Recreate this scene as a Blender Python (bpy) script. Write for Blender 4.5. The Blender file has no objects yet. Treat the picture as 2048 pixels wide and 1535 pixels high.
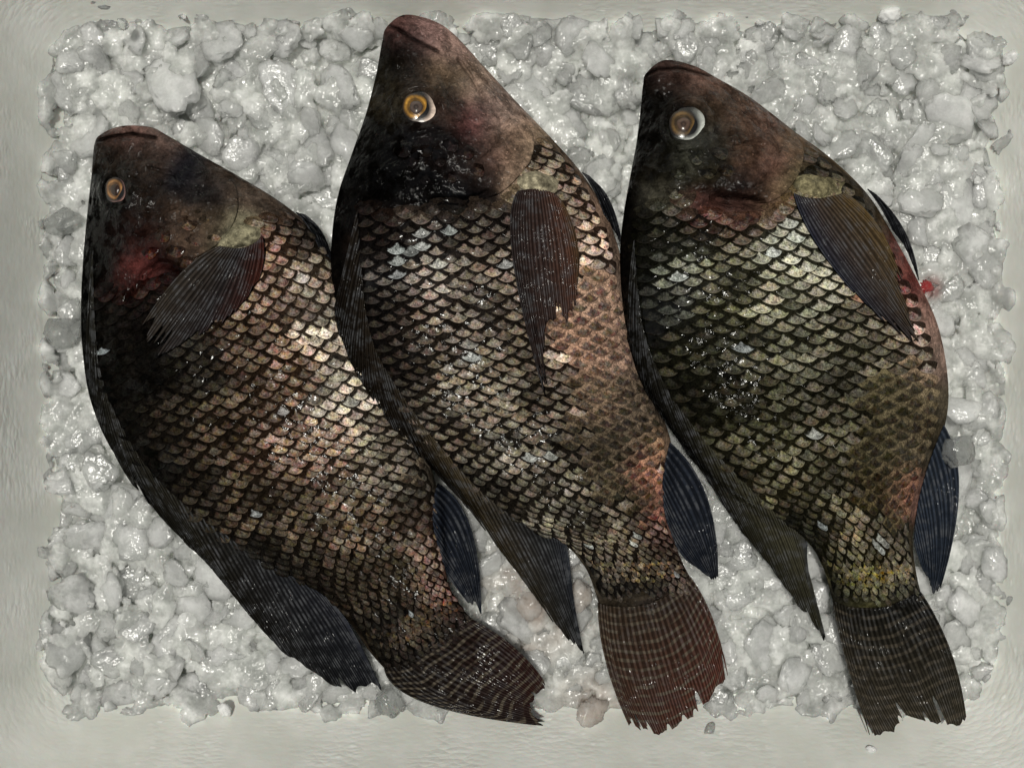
import bpy, math, random
import numpy as np
from mathutils import Vector, noise as mnoise

random.seed(7)
rng = np.random.default_rng(7)
scene = bpy.context.scene
col_main = scene.collection

# ---------------------------------------------------------------- camera, sky, sun, exposure
S = 0.48 / 2048.0            # metres per photo pixel at the ice level
D = 2400.0                   # camera height above the ice, in the same pixels
cam_d = bpy.data.cameras.new('camera')
cam = bpy.data.objects.new('camera', cam_d)
col_main.objects.link(cam)
cam.location = (0, 0, D * S)
cam_d.sensor_width = 36.0
cam_d.lens = 36.0 * D / 2048.0
cam_d.clip_start = 0.01
cam_d.clip_end = 50
scene.camera = cam

SUN_DIR = Vector((-0.10, 0.10, 1.0)).normalized()
world = bpy.data.worlds.new('World')
scene.world = world
world.use_nodes = True
wn, wl = world.node_tree.nodes, world.node_tree.links
wn.clear()
w_out = wn.new('ShaderNodeOutputWorld')
w_bg = wn.new('ShaderNodeBackground')
w_sky = wn.new('ShaderNodeTexSky')
w_sky.sky_type = 'NISHITA'
w_sky.sun_disc = False
w_sky.sun_elevation = math.asin(SUN_DIR.z)
w_sky.sun_rotation = math.atan2(SUN_DIR.x, SUN_DIR.y) % (2 * math.pi)
w_sky.air_density = 1.0
w_sky.dust_density = 0.8
w_hs = wn.new('ShaderNodeHueSaturation')
w_hs.inputs['Saturation'].default_value = 0.25
wl.new(w_sky.outputs[0], w_hs.inputs['Color'])
wl.new(w_hs.outputs[0], w_bg.inputs['Color'])
w_bg.inputs['Strength'].default_value = 0.05
wl.new(w_bg.outputs[0], w_out.inputs['Surface'])

sun_d = bpy.data.lights.new('sun', 'SUN')
sun = bpy.data.objects.new('sun', sun_d)
col_main.objects.link(sun)
sun_d.energy = 5.0
sun_d.angle = math.radians(3)
sun_d.color = (0.985, 0.965, 0.885)
sun.rotation_euler = SUN_DIR.to_track_quat('Z', 'Y').to_euler()
sun.location = (-0.3, 0.2, 1.5)

scene.render.engine = 'CYCLES'
scene.cycles.use_denoising = True
scene.cycles.sample_clamp_direct = 6.0
scene.cycles.sample_clamp_indirect = 2.0
scene.cycles.max_bounces = 16
scene.cycles.transparent_max_bounces = 16
scene.cycles.transmission_bounces = 12
scene.view_settings.view_transform = 'Standard'
scene.view_settings.look = 'None'
scene.view_settings.exposure = -0.8
scene.view_settings.gamma = 1.0
scene.view_settings.use_curve_mapping = False

# ---------------------------------------------------------------- helpers
def W(x, y, z):
    """photo pixel (x, y) and height z (pixels) -> world metres (measured through the lens)"""
    x, y, z = np.asarray(x, float), np.asarray(y, float), np.asarray(z, float)
    f = (D - z) / D
    return np.stack([(x - 1024) * f * S, -(y - 767.5) * f * S, z * S + 0 * x], -1)

def lin(c):
    c = np.asarray(c, float) / 255.0
    return np.where(c <= 0.04045, c / 12.92, ((c + 0.055) / 1.055) ** 2.4)

ORG = {}
def tag(o, label=None, cat=None, group=None, kind=None):
    if label: o['label'] = label
    if cat: o['category'] = cat
    if group: o['group'] = group
    if kind: o['kind'] = kind
    return o

def empty(name, loc):
    o = bpy.data.objects.new(name, None)
    o.empty_display_size = 0.02
    col_main.objects.link(o)
    o.location = loc
    ORG[o.name] = np.array(loc, float)
    return o

def mesh_obj(name, verts, faces, mat, parent=None, origin=None, smooth=True, uv=None, cols=None, wet=None):
    """verts in world metres; uv / cols given per vertex"""
    verts = np.asarray(verts, float)
    org = verts.mean(0) if origin is None else np.array(origin, float)
    me = bpy.data.meshes.new(name)
    me.from_pydata((verts - org).tolist(), [], faces if isinstance(faces, list) else faces.tolist())
    if smooth:
        me.shade_smooth()
    if uv is not None:
        li = np.empty(len(me.loops), np.int32)
        me.loops.foreach_get('vertex_index', li)
        lay = me.uv_layers.new(name='UVMap')
        lay.data.foreach_set('uv', np.asarray(uv, np.float32)[li].ravel())
    if cols:
        for k, v in cols.items():
            v = np.asarray(v, np.float32)
            if v.shape[1] == 3:
                wv = np.ones(len(v)) if wet is None else wet(verts)
                v = np.concatenate([v, np.asarray(wv, np.float32)[:, None]], 1)
            at = me.color_attributes.new(k, 'FLOAT_COLOR', 'POINT')
            at.data.foreach_set('color', v.ravel())
    me.materials.append(mat)
    o = bpy.data.objects.new(name, me)
    col_main.objects.link(o)
    ORG[o.name] = org
    if parent is not None:
        o.parent = parent
        o.location = org - ORG[parent.name]
    else:
        o.location = org
    return o

def grid_faces(nu, nv, closed_v=False):
    i, j = np.meshgrid(np.arange(nu - 1), np.arange(nv if closed_v else nv - 1), indexing='ij')
    j2 = (j + 1) % nv
    return np.stack([i * nv + j, i * nv + j2, (i + 1) * nv + j2, (i + 1) * nv + j], -1).reshape(-1, 4)

def crom(pts, t):
    """Catmull-Rom through rows of pts at parameters t in [0, n-1]"""
    p = np.asarray(pts, float)
    n = len(p)
    q = np.concatenate([[2 * p[0] - p[1]], p, [2 * p[-1] - p[-2]]])
    t = np.clip(np.asarray(t, float), 0, n - 1 - 1e-9)
    i = np.floor(t).astype(int)
    f = (t - i)[..., None]
    a, b, c, d = q[i], q[i + 1], q[i + 2], q[i + 3]
    return 0.5 * (2 * b + (c - a) * f + (2 * a - 5 * b + 4 * c - d) * f ** 2 + (3 * b - a - 3 * c + d) * f ** 3)

def poly_dist(x, y, pts):
    d = np.full(np.shape(x), 1e9)
    for (x0, y0), (x1, y1) in zip(pts[:-1], pts[1:]):
        dx, dy = x1 - x0, y1 - y0
        t = np.clip(((x - x0) * dx + (y - y0) * dy) / (dx * dx + dy * dy + 1e-9), 0, 1)
        d = np.minimum(d, np.hypot(x - x0 - t * dx, y - y0 - t * dy))
    return d

def in_poly(x, y, pts):
    x, y = np.asarray(x, float), np.asarray(y, float)
    ins = np.zeros(x.shape, bool)
    n = len(pts)
    for i in range(n):
        x0, y0 = pts[i]
        x1, y1 = pts[(i + 1) % n]
        c = ((y0 > y) != (y1 > y)) & (x < (x1 - x0) * (y - y0) / (y1 - y0 + 1e-12) + x0)
        ins ^= c
    return ins

_VN = rng.random((256, 256))
def vnoise(x, y):
    x, y = np.asarray(x, float), np.asarray(y, float)
    i, j = np.floor(x).astype(int), np.floor(y).astype(int)
    fx, fy = x - i, y - j
    fx, fy = fx * fx * (3 - 2 * fx), fy * fy * (3 - 2 * fy)
    g = lambda a, b: _VN[a & 255, b & 255]
    return (g(i, j) * (1 - fx) + g(i + 1, j) * fx) * (1 - fy) + (g(i, j + 1) * (1 - fx) + g(i + 1, j + 1) * fx) * fy

# ---------------------------------------------------------------- materials
class NT:
    def __init__(s, name):
        s.m = bpy.data.materials.new(name)
        s.m.use_nodes = True
        s.t = s.m.node_tree
        s.n, s.l = s.t.nodes, s.t.links
        s.b = s.n['Principled BSDF']
    def new(s, typ, **kw):
        nd = s.n.new(typ)
        for k, v in kw.items():
            setattr(nd, k, v)
        return nd
    def put(s, sock, v):
        if isinstance(v, (int, float, tuple, list)):
            sock.default_value = v
        else:
            s.l.new(v, sock)
    def math(s, op, a, b=0.0, c=0.0, clamp=False):
        nd = s.new('ShaderNodeMath', operation=op, use_clamp=clamp)
        for k, v in enumerate((a, b, c)):
            s.put(nd.inputs[k], v)
        return nd.outputs[0]
    def ramp(s, v, lo, hi, a=0.0, b=1.0):
        if not hasattr(lo, 'links') and not hasattr(hi, 'links') and lo > hi:
            lo, hi, a, b = hi, lo, b, a
        nd = s.new('ShaderNodeMapRange', interpolation_type='SMOOTHSTEP')
        for k, x in enumerate((v, lo, hi, a, b)):
            s.put(nd.inputs[k], x)
        return nd.outputs[0]
    def mix(s, f, a, b, blend='MIX'):
        nd = s.new('ShaderNodeMix', data_type='RGBA', blend_type=blend)
        s.put(nd.inputs[0], f)
        for k, v in ((6, a), (7, b)):
            s.put(nd.inputs[k], (*v, 1) if isinstance(v, tuple) and len(v) == 3 else v)
        return nd.outputs[2]
    def noise(s, scale, detail=3, rough=0.6, vec=None, w=None):
        nd = s.new('ShaderNodeTexNoise')
        nd.inputs['Scale'].default_value = scale
        nd.inputs['Detail'].default_value = detail
        nd.inputs['Roughness'].default_value = rough
        if vec is None:
            vec = s.pos()
        s.l.new(vec, nd.inputs['Vector'])
        return nd.outputs['Fac']
    def voro(s, scale, vec=None, feature='F1', rnd=1.0):
        nd = s.new('ShaderNodeTexVoronoi', feature=feature)
        nd.inputs['Scale'].default_value = scale
        nd.inputs['Randomness'].default_value = rnd
        s.l.new(vec or s.pos(), nd.inputs['Vector'])
        return nd
    def pos(s):
        if not hasattr(s, '_pos'):
            s._pos = s.new('ShaderNodeNewGeometry').outputs['Position']
        return s._pos
    def attr(s, name):
        return s.new('ShaderNodeAttribute', attribute_name=name)
    def bump(s, h, strength, dist, normal=None):
        nd = s.new('ShaderNodeBump')
        nd.inputs['Strength'].default_value = strength
        nd.inputs['Distance'].default_value = dist
        s.l.new(h, nd.inputs['Height'])
        if normal is not None:
            s.l.new(normal, nd.inputs['Normal'])
        return nd.outputs[0]
    def wet(s, scale_px, slope, normal=None, vec=None):
        """smooth uneven water film: a soft ripple that breaks the sun into small glints"""
        h = s.noise(PX / scale_px, 1, 0.5, vec)
        return s.bump(h, 1.0, slope * scale_px * S, normal)
    def set(s, **kw):
        for k, v in kw.items():
            s.put(s.b.inputs[k.replace('_', ' ')], v)

PX = 1.0 / S   # texture frequency of one photo pixel

def mat_skin():
    t = NT('wet_fish_skin')
    c = t.attr('col').outputs['Color']
    n0 = t.ramp(t.noise(PX / 34, 6, 0.72), 0.34, 0.66, 0.50, 1.45)
    n1 = t.ramp(t.noise(PX / 11, 5, 0.75), 0.32, 0.68, 0.62, 1.3)
    n2 = t.ramp(t.noise(PX / 3.5, 3, 0.6), 0.3, 0.7, 0.75, 1.2)
    f = t.math('MULTIPLY', t.math('MULTIPLY', n0, n1), n2)
    v = t.new('ShaderNodeVectorMath', operation='SCALE')
    t.l.new(c, v.inputs[0]); t.l.new(f, v.inputs['Scale'])
    speck = t.ramp(t.noise(PX / 7, 2, 0.5), 0.66, 0.73)
    lightc = t.new('ShaderNodeVectorMath', operation='SCALE')
    t.l.new(c, lightc.inputs[0]); lightc.inputs['Scale'].default_value = 2.6
    cc = t.mix(t.math('MULTIPLY', speck, 0.6), v.outputs[0], lightc.outputs[0])
    # ghost of the skin scales: a warped cell pattern that comes and goes
    nv = t.new('ShaderNodeTexNoise'); nv.inputs['Scale'].default_value = PX / 30; nv.inputs['Detail'].default_value = 2
    t.l.new(t.pos(), nv.inputs['Vector'])
    wv = t.new('ShaderNodeVectorMath', operation='MULTIPLY_ADD')
    t.l.new(nv.outputs['Color'], wv.inputs[0]); wv.inputs[1].default_value = (14 * S,) * 3; t.l.new(t.pos(), wv.inputs[2])
    vo = t.voro(PX / 22, wv.outputs[0], 'DISTANCE_TO_EDGE').outputs['Distance']
    patch = t.ramp(t.noise(PX / 60, 3, 0.6), 0.46, 0.60)
    crack = t.math('MULTIPLY', t.ramp(vo, 0.09, 0.0), patch)
    cc = t.mix(t.math('MULTIPLY', crack, 0.30), cc, (0.006, 0.005, 0.004))
    h = t.math('MULTIPLY', t.ramp(vo, 0.0, 0.25), patch)
    grey = t.new('ShaderNodeHueSaturation'); grey.inputs['Saturation'].default_value = 0.85
    grey.inputs['Value'].default_value = 0.78
    t.l.new(cc, grey.inputs['Color']); cc = grey.outputs[0]
    b0 = t.bump(h, 0.6, 3.0 * S)
    b1 = t.bump(t.noise(PX / 7, 5, 0.65), 0.6, 1.8 * S, b0)
    b2 = t.bump(t.noise(PX / 24, 3, 0.6), 0.6, 5 * S, b1)
    wet = t.math('MULTIPLY', t.attr('col').outputs['Alpha'], t.ramp(t.noise(PX / 26, 3, 0.6), 0.40, 0.58))
    t.set(Base_Color=cc, Roughness=0.42, Normal=b2, Coat_Weight=wet, Coat_Roughness=0.08)
    t.b.inputs['Specular IOR Level'].default_value = 0.0
    t.put(t.b.inputs['Coat Normal'], t.wet(12, 0.20, b1))
    return t.m

KAP = 0.42
def mat_scale():
    t = NT('wet_fish_scale')
    uv = t.new('ShaderNodeUVMap').outputs[0]
    sp = t.new('ShaderNodeSeparateXYZ'); t.l.new(uv, sp.inputs[0])
    a = sp.outputs[0]
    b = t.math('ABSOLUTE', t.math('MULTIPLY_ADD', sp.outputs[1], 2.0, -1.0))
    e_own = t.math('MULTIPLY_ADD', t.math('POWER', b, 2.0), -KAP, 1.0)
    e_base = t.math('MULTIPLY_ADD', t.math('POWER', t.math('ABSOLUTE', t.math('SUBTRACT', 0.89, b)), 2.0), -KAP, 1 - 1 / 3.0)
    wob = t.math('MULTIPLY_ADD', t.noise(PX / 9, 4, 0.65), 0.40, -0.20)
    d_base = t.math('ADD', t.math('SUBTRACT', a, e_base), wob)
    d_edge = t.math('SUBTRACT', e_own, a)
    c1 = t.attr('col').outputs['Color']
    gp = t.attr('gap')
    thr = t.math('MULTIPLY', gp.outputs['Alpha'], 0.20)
    pale_zone = t.ramp(d_base, t.math('ADD', thr, 0.03), t.math('ADD', thr, 0.15))  # pale pigment of the scale, past its dark base band
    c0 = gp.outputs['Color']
    grit = t.ramp(t.noise(PX / 3.2, 4, 0.75), 0.36, 0.62, 0.35, 1.3)
    f = t.math('MULTIPLY', grit, t.ramp(t.noise(PX / 13, 4, 0.7), 0.32, 0.66, 0.45, 1.5))
    v = t.new('ShaderNodeVectorMath', operation='SCALE')
    t.l.new(c1, v.inputs[0]); t.l.new(f, v.inputs['Scale'])
    hv = t.new('ShaderNodeHueSaturation')
    t.put(hv.inputs['Hue'], t.math('MULTIPLY_ADD', t.ramp(t.noise(PX / 16, 3, 0.7), 0.3, 0.7), 0.09, 0.455))
    t.put(hv.inputs['Saturation'], t.math('MULTIPLY_ADD', t.ramp(t.noise(PX / 11, 3, 0.7), 0.35, 0.65), 0.65, 0.6))
    t.l.new(v.outputs[0], hv.inputs['Color'])
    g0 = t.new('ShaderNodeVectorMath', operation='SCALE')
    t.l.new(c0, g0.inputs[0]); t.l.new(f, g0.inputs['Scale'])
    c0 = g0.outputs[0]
    cc = t.mix(pale_zone, c0, hv.outputs[0])
    rim = t.math('MULTIPLY', t.ramp(d_edge, 0.085, 0.02), t.math('MULTIPLY', pale_zone, 0.6))
    rv = t.new('ShaderNodeVectorMath', operation='SCALE')
    t.l.new(c1, rv.inputs[0]); rv.inputs['Scale'].default_value = 1.8
    cc = t.mix(rim, cc, rv.outputs[0])
    edge = t.ramp(d_edge, 0.022, 0.0)
    cc = t.mix(t.math('MULTIPLY', edge, 0.85), cc, c0)
    # fine growth rings, plus a wet uneven film
    rings = t.math('SINE', t.math('MULTIPLY', d_edge, 90.0))
    b1 = t.bump(rings, 0.08, 1.0 * S)
    b2 = t.bump(t.noise(PX / 5, 4, 0.7), 0.6, 1.8 * S, b1)
    wet = t.math('MULTIPLY', t.attr('col').outputs['Alpha'], t.ramp(t.noise(PX / 30, 3, 0.6), 0.40, 0.56))
    t.set(Base_Color=cc, Roughness=0.42, Normal=b2, Coat_Weight=wet, Coat_Roughness=0.09)
    t.b.inputs['Specular IOR Level'].default_value = 0.0
    t.put(t.b.inputs['Coat Normal'], t.wet(12, 0.16, b1))
    return t.m

def mat_fin(name, bands, band_amp, band_freq):
    t = NT(name)
    uv = t.new('ShaderNodeUVMap').outputs[0]
    sp = t.new('ShaderNodeSeparateXYZ'); t.l.new(uv, sp.inputs[0])
    c = t.attr('col').outputs['Color']
    n1 = t.noise(PX / 10, 4, 0.65)
    f = t.math('MULTIPLY_ADD', n1, 1.3, 0.35)
    v = t.new('ShaderNodeVectorMath', operation='SCALE')
    t.l.new(c, v.inputs[0]); t.l.new(f, v.inputs['Scale'])
    cc = v.outputs[0]
    if bands:
        ph = t.math('MULTIPLY_ADD', t.noise(PX / 45, 2, 0.5), 5.0, t.math('MULTIPLY', sp.outputs[1], band_freq))
        bd = t.ramp(t.math('SINE', ph), 0.15, 0.75)
        bd = t.math('MULTIPLY', bd, t.ramp(t.noise(PX / 30, 3, 0.6), 0.35, 0.55))
        cc = t.mix(t.math('MULTIPLY', bd, band_amp), cc, (0.115, 0.095, 0.07))
    # pale ray lines at every ridge
    fr = t.math('ABSOLUTE', t.math('SUBTRACT', t.math('FRACT', sp.outputs[0]), 0.5))
    fr2 = t.math('ABSOLUTE', t.math('SUBTRACT', t.math('FRACT', t.math('MULTIPLY_ADD', sp.outputs[0], 2.0, -0.5)), 0.5))
    bk = t.ramp(sp.outputs[1], 0.45, 0.7)                     # the rays fork towards the edge
    rdg = t.mix(bk, t.ramp(fr, 0.30, 0.06), t.ramp(fr2, 0.32, 0.10))
    dk = t.new('ShaderNodeVectorMath', operation='SCALE')
    t.l.new(cc, dk.inputs[0]); dk.inputs['Scale'].default_value = 0.30
    cc = t.mix(t.math('MULTIPLY_ADD', rdg, 0.85, 0.15), dk.outputs[0], cc)
    ray = t.math('MULTIPLY', rdg, t.ramp(t.noise(PX / 22, 4, 0.65), 0.44, 0.66))
    cc = t.mix(t.math('MULTIPLY', ray, 0.26 if bands else 0.55), cc, (0.095, 0.098, 0.105))
    b2 = t.bump(t.noise(PX / 5, 4, 0.7), 0.6, 1.6 * S)
    t.set(Base_Color=cc, Roughness=0.45, Normal=b2, Coat_Weight=t.math('MULTIPLY', t.attr('col').outputs['Alpha'], t.ramp(t.noise(PX / 24, 3, 0.6), 0.46, 0.60)), Coat_Roughness=0.09)
    t.b.inputs['Specular IOR Level'].default_value = 0.0
    t.put(t.b.inputs['Coat Normal'], t.wet(11, 0.22))
    return t.m

def mat_ice(name, c_lo, c_hi, trans, rough, sss, tinted=False, clear=0.0, vary=0.0):
    t = NT(name)
    oi = t.new('ShaderNodeObjectInfo')
    off = t.new('ShaderNodeVectorMath', operation='MULTIPLY_ADD')
    t.l.new(oi.outputs['Random'], off.inputs[0])
    off.inputs[1].default_value = (0.7, 0.4, 0.3)
    t.l.new(t.pos(), off.inputs[2])
    p = off.outputs[0]
    n = t.ramp(t.noise(PX / 40, 4, 0.6, p), 0.36, 0.64)
    tint = t.attr('col')
    cc = t.mix(n, c_lo, c_hi)
    if tinted:
        cc = t.mix(tint.outputs['Alpha'], cc, tint.outputs['Color'])
    b1 = t.bump(t.noise(PX / 26, 3, 0.55, p), 0.8, 5 * S)
    b2 = t.bump(t.noise(PX / 8, 2, 0.5, p), 0.6, 1.8 * S, b1)
    if vary:
        rnd = t.math('FRACT', t.math('MULTIPLY', oi.outputs['Random'], 7.31))
        trans = t.math('ADD', trans, t.math('MULTIPLY', t.math('SUBTRACT', rnd, 0.5), vary), clamp=True)
        tn = t.ramp(t.noise(PX / 45, 4, 0.6, p), 0.34, 0.60)
        trans = t.math('MULTIPLY', trans, t.math('MULTIPLY_ADD', tn, 0.9, 0.3), clamp=True)
    t.set(Base_Color=cc, Roughness=rough, Normal=b2, IOR=1.31, Transmission_Weight=trans,
          Subsurface_Weight=sss, Subsurface_Scale=0.014, Coat_Weight=0.8, Coat_Roughness=0.08, Coat_IOR=1.33)
    t.b.inputs['Subsurface Radius'].default_value = (1.0, 1.0, 1.0)
    t.put(t.b.inputs['Coat Normal'], t.wet(10, 0.12, b1, p))
    t.set(Coat_Weight=t.ramp(t.noise(PX / 35, 3, 0.6, p), 0.40, 0.60, 0.1, 1.0))
    if clear > 0:
        lw = t.new('ShaderNodeLayerWeight'); lw.inputs[0].default_value = 0.35
        fac = t.math('MULTIPLY', t.ramp(t.noise(PX / 30, 4, 0.65, p), 0.36, 0.62, 0.25, 1.0), clear)
        fac = t.math('MULTIPLY', fac, t.math('SUBTRACT', 1.0, lw.outputs['Facing']))
        tr = t.new('ShaderNodeBsdfTransparent'); tr.inputs[0].default_value = (0.93, 0.95, 0.93, 1)
        mx = t.new('ShaderNodeMixShader')
        t.l.new(fac, mx.inputs[0]); t.l.new(t.b.outputs[0], mx.inputs[1]); t.l.new(tr.outputs[0], mx.inputs[2])
        t.l.new(mx.outputs[0], t.n['Material Output'].inputs['Surface'])
    return t.m

def mat_foam():
    t = NT('wet_white_foam')
    mp = t.new('ShaderNodeVectorMath', operation='MULTIPLY')
    t.l.new(t.pos(), mp.inputs[0]); mp.inputs[1].default_value = (0.42, 0.42, 1.25)
    wq = t.new('ShaderNodeTexNoise'); wq.inputs['Scale'].default_value = PX / 26; t.l.new(t.pos(), wq.inputs['Vector'])
    mw = t.new('ShaderNodeVectorMath', operation='MULTIPLY_ADD')
    t.l.new(wq.outputs['Color'], mw.inputs[0]); mw.inputs[1].default_value = (9 * S,) * 3; t.l.new(mp.outputs[0], mw.inputs[2])
    v = t.voro(PX / 9.0, mw.outputs[0])
    bead = t.math('SUBTRACT', 1.0, v.outputs['Distance'])
    n = t.noise(PX / 160, 4, 0.6)
    cc = t.mix(t.ramp(n, 0.35, 0.65), (0.63, 0.635, 0.585), (0.72, 0.72, 0.68))
    rndc = t.new('ShaderNodeSeparateColor'); t.l.new(v.outputs['Color'], rndc.inputs[0])
    glint_fleck = t.math('MULTIPLY', t.ramp(rndc.outputs[0], 0.80, 0.92), t.ramp(v.outputs['Distance'], 0.42, 0.15))
    patch = t.ramp(t.noise(PX / 170, 3, 0.6), 0.42, 0.62, 0.15, 1.0)
    cc = t.mix(t.math('MULTIPLY', t.math('MULTIPLY', glint_fleck, patch), 0.65), cc, (0.92, 0.92, 0.89))  # pale flecks put bead glints into the foam colour
    b1 = t.bump(t.math('MULTIPLY', bead, patch), 0.45, 3.0 * S)
    b2 = t.bump(t.noise(PX / 40, 3, 0.6), 0.3, 3 * S, b1)
    t.set(Base_Color=cc, Roughness=0.45, Normal=b2, Subsurface_Weight=0.2, Subsurface_Scale=0.004,
          Coat_Weight=t.math('MULTIPLY_ADD', patch, 0.8, 0.1), Coat_Roughness=0.12)
    t.put(t.b.inputs['Coat Normal'], b2)
    return t.m

def mat_plain(name, c, rough, coat=0.0, bump=0.0, bs=6, trans=0.0, ior=1.45):
    t = NT(name)
    n = t.noise(PX / 8, 3, 0.6)
    cc = t.mix(n, tuple(x * 0.6 for x in c), tuple(min(1, x * 1.4) for x in c))
    t.set(Base_Color=cc, Roughness=rough, Coat_Weight=coat, Coat_Roughness=0.05, Transmission_Weight=trans, IOR=ior)
    if bump:
        b = t.bump(t.noise(PX / bs, 4, 0.6), bump, 2 * S)
        t.set(Normal=b); t.put(t.b.inputs['Coat Normal'], b)
    return t.m

def mat_vcol(name, rough, coat):
    t = NT(name)
    n = t.math('MULTIPLY_ADD', t.noise(PX / 5, 4, 0.65), 1.1, 0.45)
    v = t.new('ShaderNodeVectorMath', operation='SCALE')
    t.l.new(t.attr('col').outputs['Color'], v.inputs[0]); t.l.new(n, v.inputs['Scale'])
    b = t.bump(t.noise(PX / 9, 3, 0.6), 0.25, 1.5 * S)
    t.set(Base_Color=v.outputs[0], Roughness=rough, Coat_Weight=coat, Coat_Roughness=0.03, Normal=b)
    t.put(t.b.inputs['Coat Normal'], b)
    return t.m

M_SKIN = mat_skin()
M_SCALE = mat_scale()
M_FIN = mat_fin('wet_dark_fin', False, 0, 0)
M_TAIL = mat_fin('wet_banded_tail', True, 0.75, 92.0)
M_TAIL3 = mat_fin('wet_faint_banded_tail', True, 0.4, 80.0)
M_EYE = mat_vcol('fish_eye', 0.25, 1.0)
M_BED = mat_ice('crushed_ice', (0.60, 0.615, 0.59), (0.86, 0.87, 0.84), 0.42, 0.22, 1.0, True, 0.0, 0.01)
M_LUMP = mat_ice('frosted_ice', (0.85, 0.87, 0.85), (0.95, 0.95, 0.94), 0.34, 0.2, 1.0, False, 0.25, 0.35)
M_CLEAR = mat_ice('clear_ice', (0.80, 0.82, 0.80), (0.92, 0.93, 0.91), 0.85, 0.12, 0.0)
M_SNOW = mat_ice('bright_frost', (0.88, 0.88, 0.87), (0.95, 0.95, 0.94), 0.1, 0.3, 0.5)
M_PINK = mat_ice('blood_tinted_ice', (0.66, 0.58, 0.52), (0.82, 0.75, 0.70), 0.5, 0.2, 0.9)
M_FOAM = mat_foam()
M_CLOT = mat_plain('fresh_blood', (0.24, 0.012, 0.012), 0.25, 0.8, 0.6, 5)
M_SPECK = mat_plain('dark_speck', (0.03, 0.028, 0.02), 0.6)
M_DROP = mat_plain('clear_water', (0.95, 0.95, 0.95), 0.02, 0, 0, 6, 1.0, 1.33)
M_FLAKE = mat_plain('pale_flake', (0.5, 0.5, 0.46), 0.3, 0.9, 0.5, 4)

# ---------------------------------------------------------------- foam box
BOX = dict(l=90, r=2008, t=34, b=1424)
def rrect(l, t, r, b, rad, n=14):
    pts = []
    for cx, cy, a0 in ((r - rad, b - rad, 0), (l + rad, b - rad, 90), (l + rad, t + rad, 180), (r - rad, t + rad, 270)):
        for k in range(n + 1):
            a = math.radians(a0 + 90 * k / n)
            pts.append((cx + rad * math.cos(a), cy + rad * math.sin(a)))
    # subdivide the straights
    out = []
    for (x0, y0), (x1, y1) in zip(pts, pts[1:] + pts[:1]):
        m = max(1, int(math.hypot(x1 - x0, y1 - y0) / 60))
        for k in range(m):
            out.append((x0 + (x1 - x0) * k / m, y0 + (y1 - y0) * k / m))
    return np.array(out)

WALL = 260.0
def wall_grow(z):
    """how far the inside of the wall has moved out at height z (true pixels at that height's image)"""
    return z
def wall_z(x, y):
    """height of the inner wall under a photo pixel (0 on the ice)"""
    dz = np.maximum.reduce([(np.asarray(y, float) - BOX['b']) / 1.1, (BOX['l'] - np.asarray(x, float)) / 1.0,
                            (np.asarray(x, float) - BOX['r']) / 1.0, (BOX['t'] - np.asarray(y, float)) / 1.0])
    return np.maximum(dz, 0) - 5

def build_box():
    loops = []
    base = rrect(BOX['l'], BOX['t'], BOX['r'], BOX['b'], 125)
    def ring(z, gl, gt, gr, gb, rad):
        p = rrect(BOX['l'] - gl, BOX['t'] - gt, BOX['r'] + gr, BOX['b'] + gb, rad)
        k = np.linspace(0, len(p), len(base), endpoint=False)
        i = np.floor(k).astype(int); f = (k - i)[:, None]
        q = p[i % len(p)] * (1 - f) + p[(i + 1) % len(p)] * f
        return W(q[:, 0], q[:, 1], np.full(len(q), z))
    def grow(z):
        return (1.0 * z, 1.0 * z, 1.0 * z, 1.1 * z)
    c = base.mean(0)
    loops.append(W(c[0] + (base[:, 0] - c[0]) * 0.02, c[1] + (base[:, 1] - c[1]) * 0.02, np.full(len(base), -70.0)))
    loops.append(W(c[0] + (base[:, 0] - c[0]) * 0.6, c[1] + (base[:, 1] - c[1]) * 0.6, np.full(len(base), -70.0)))
    loops.append(ring(-70, *grow(-55), 100))
    loops.append(ring(-50, *grow(-48), 115))
    for z in np.linspace(-35, WALL, 22):
        loops.append(ring(z, *grow(z), 125 + 0.2 * max(z, 0)))
    g = np.array(grow(WALL))
    loops.append(ring(WALL + 8, *(g + 8), 190))
    loops.append(ring(WALL + 8, *(g + 160), 260))
    loops.append(ring(WALL, *(g + 172), 270))
    loops.append(ring(-130, *(g + 20), 200))
    loops.append(W(c[0] + (base[:, 0] - c[0]) * 0.02, c[1] + (base[:, 1] - c[1]) * 0.02, np.full(len(base), -130.0)))
    v = np.concatenate(loops)
    f = grid_faces(len(loops), len(base), True)[:, ::-1]
    o = mesh_obj('foam_box', v, f, M_FOAM, origin=(0, 0, -130 * S))
    tag(o, 'white foam box with rounded corners that holds the ice and three fish', 'box')
build_box()

# table under the box
tv = [(-1.2, -1.0, -130 * S - 0.002), (1.2, -1.0, -130 * S - 0.002), (1.2, 1.0, -130 * S - 0.002), (-1.2, 1.0, -130 * S - 0.002)]
gnd = mesh_obj('ground', tv, [[0, 1, 2, 3]], mat_plain('grey_floor', (0.25, 0.25, 0.24), 0.7), smooth=False)
tag(gnd, kind='structure')

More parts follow.
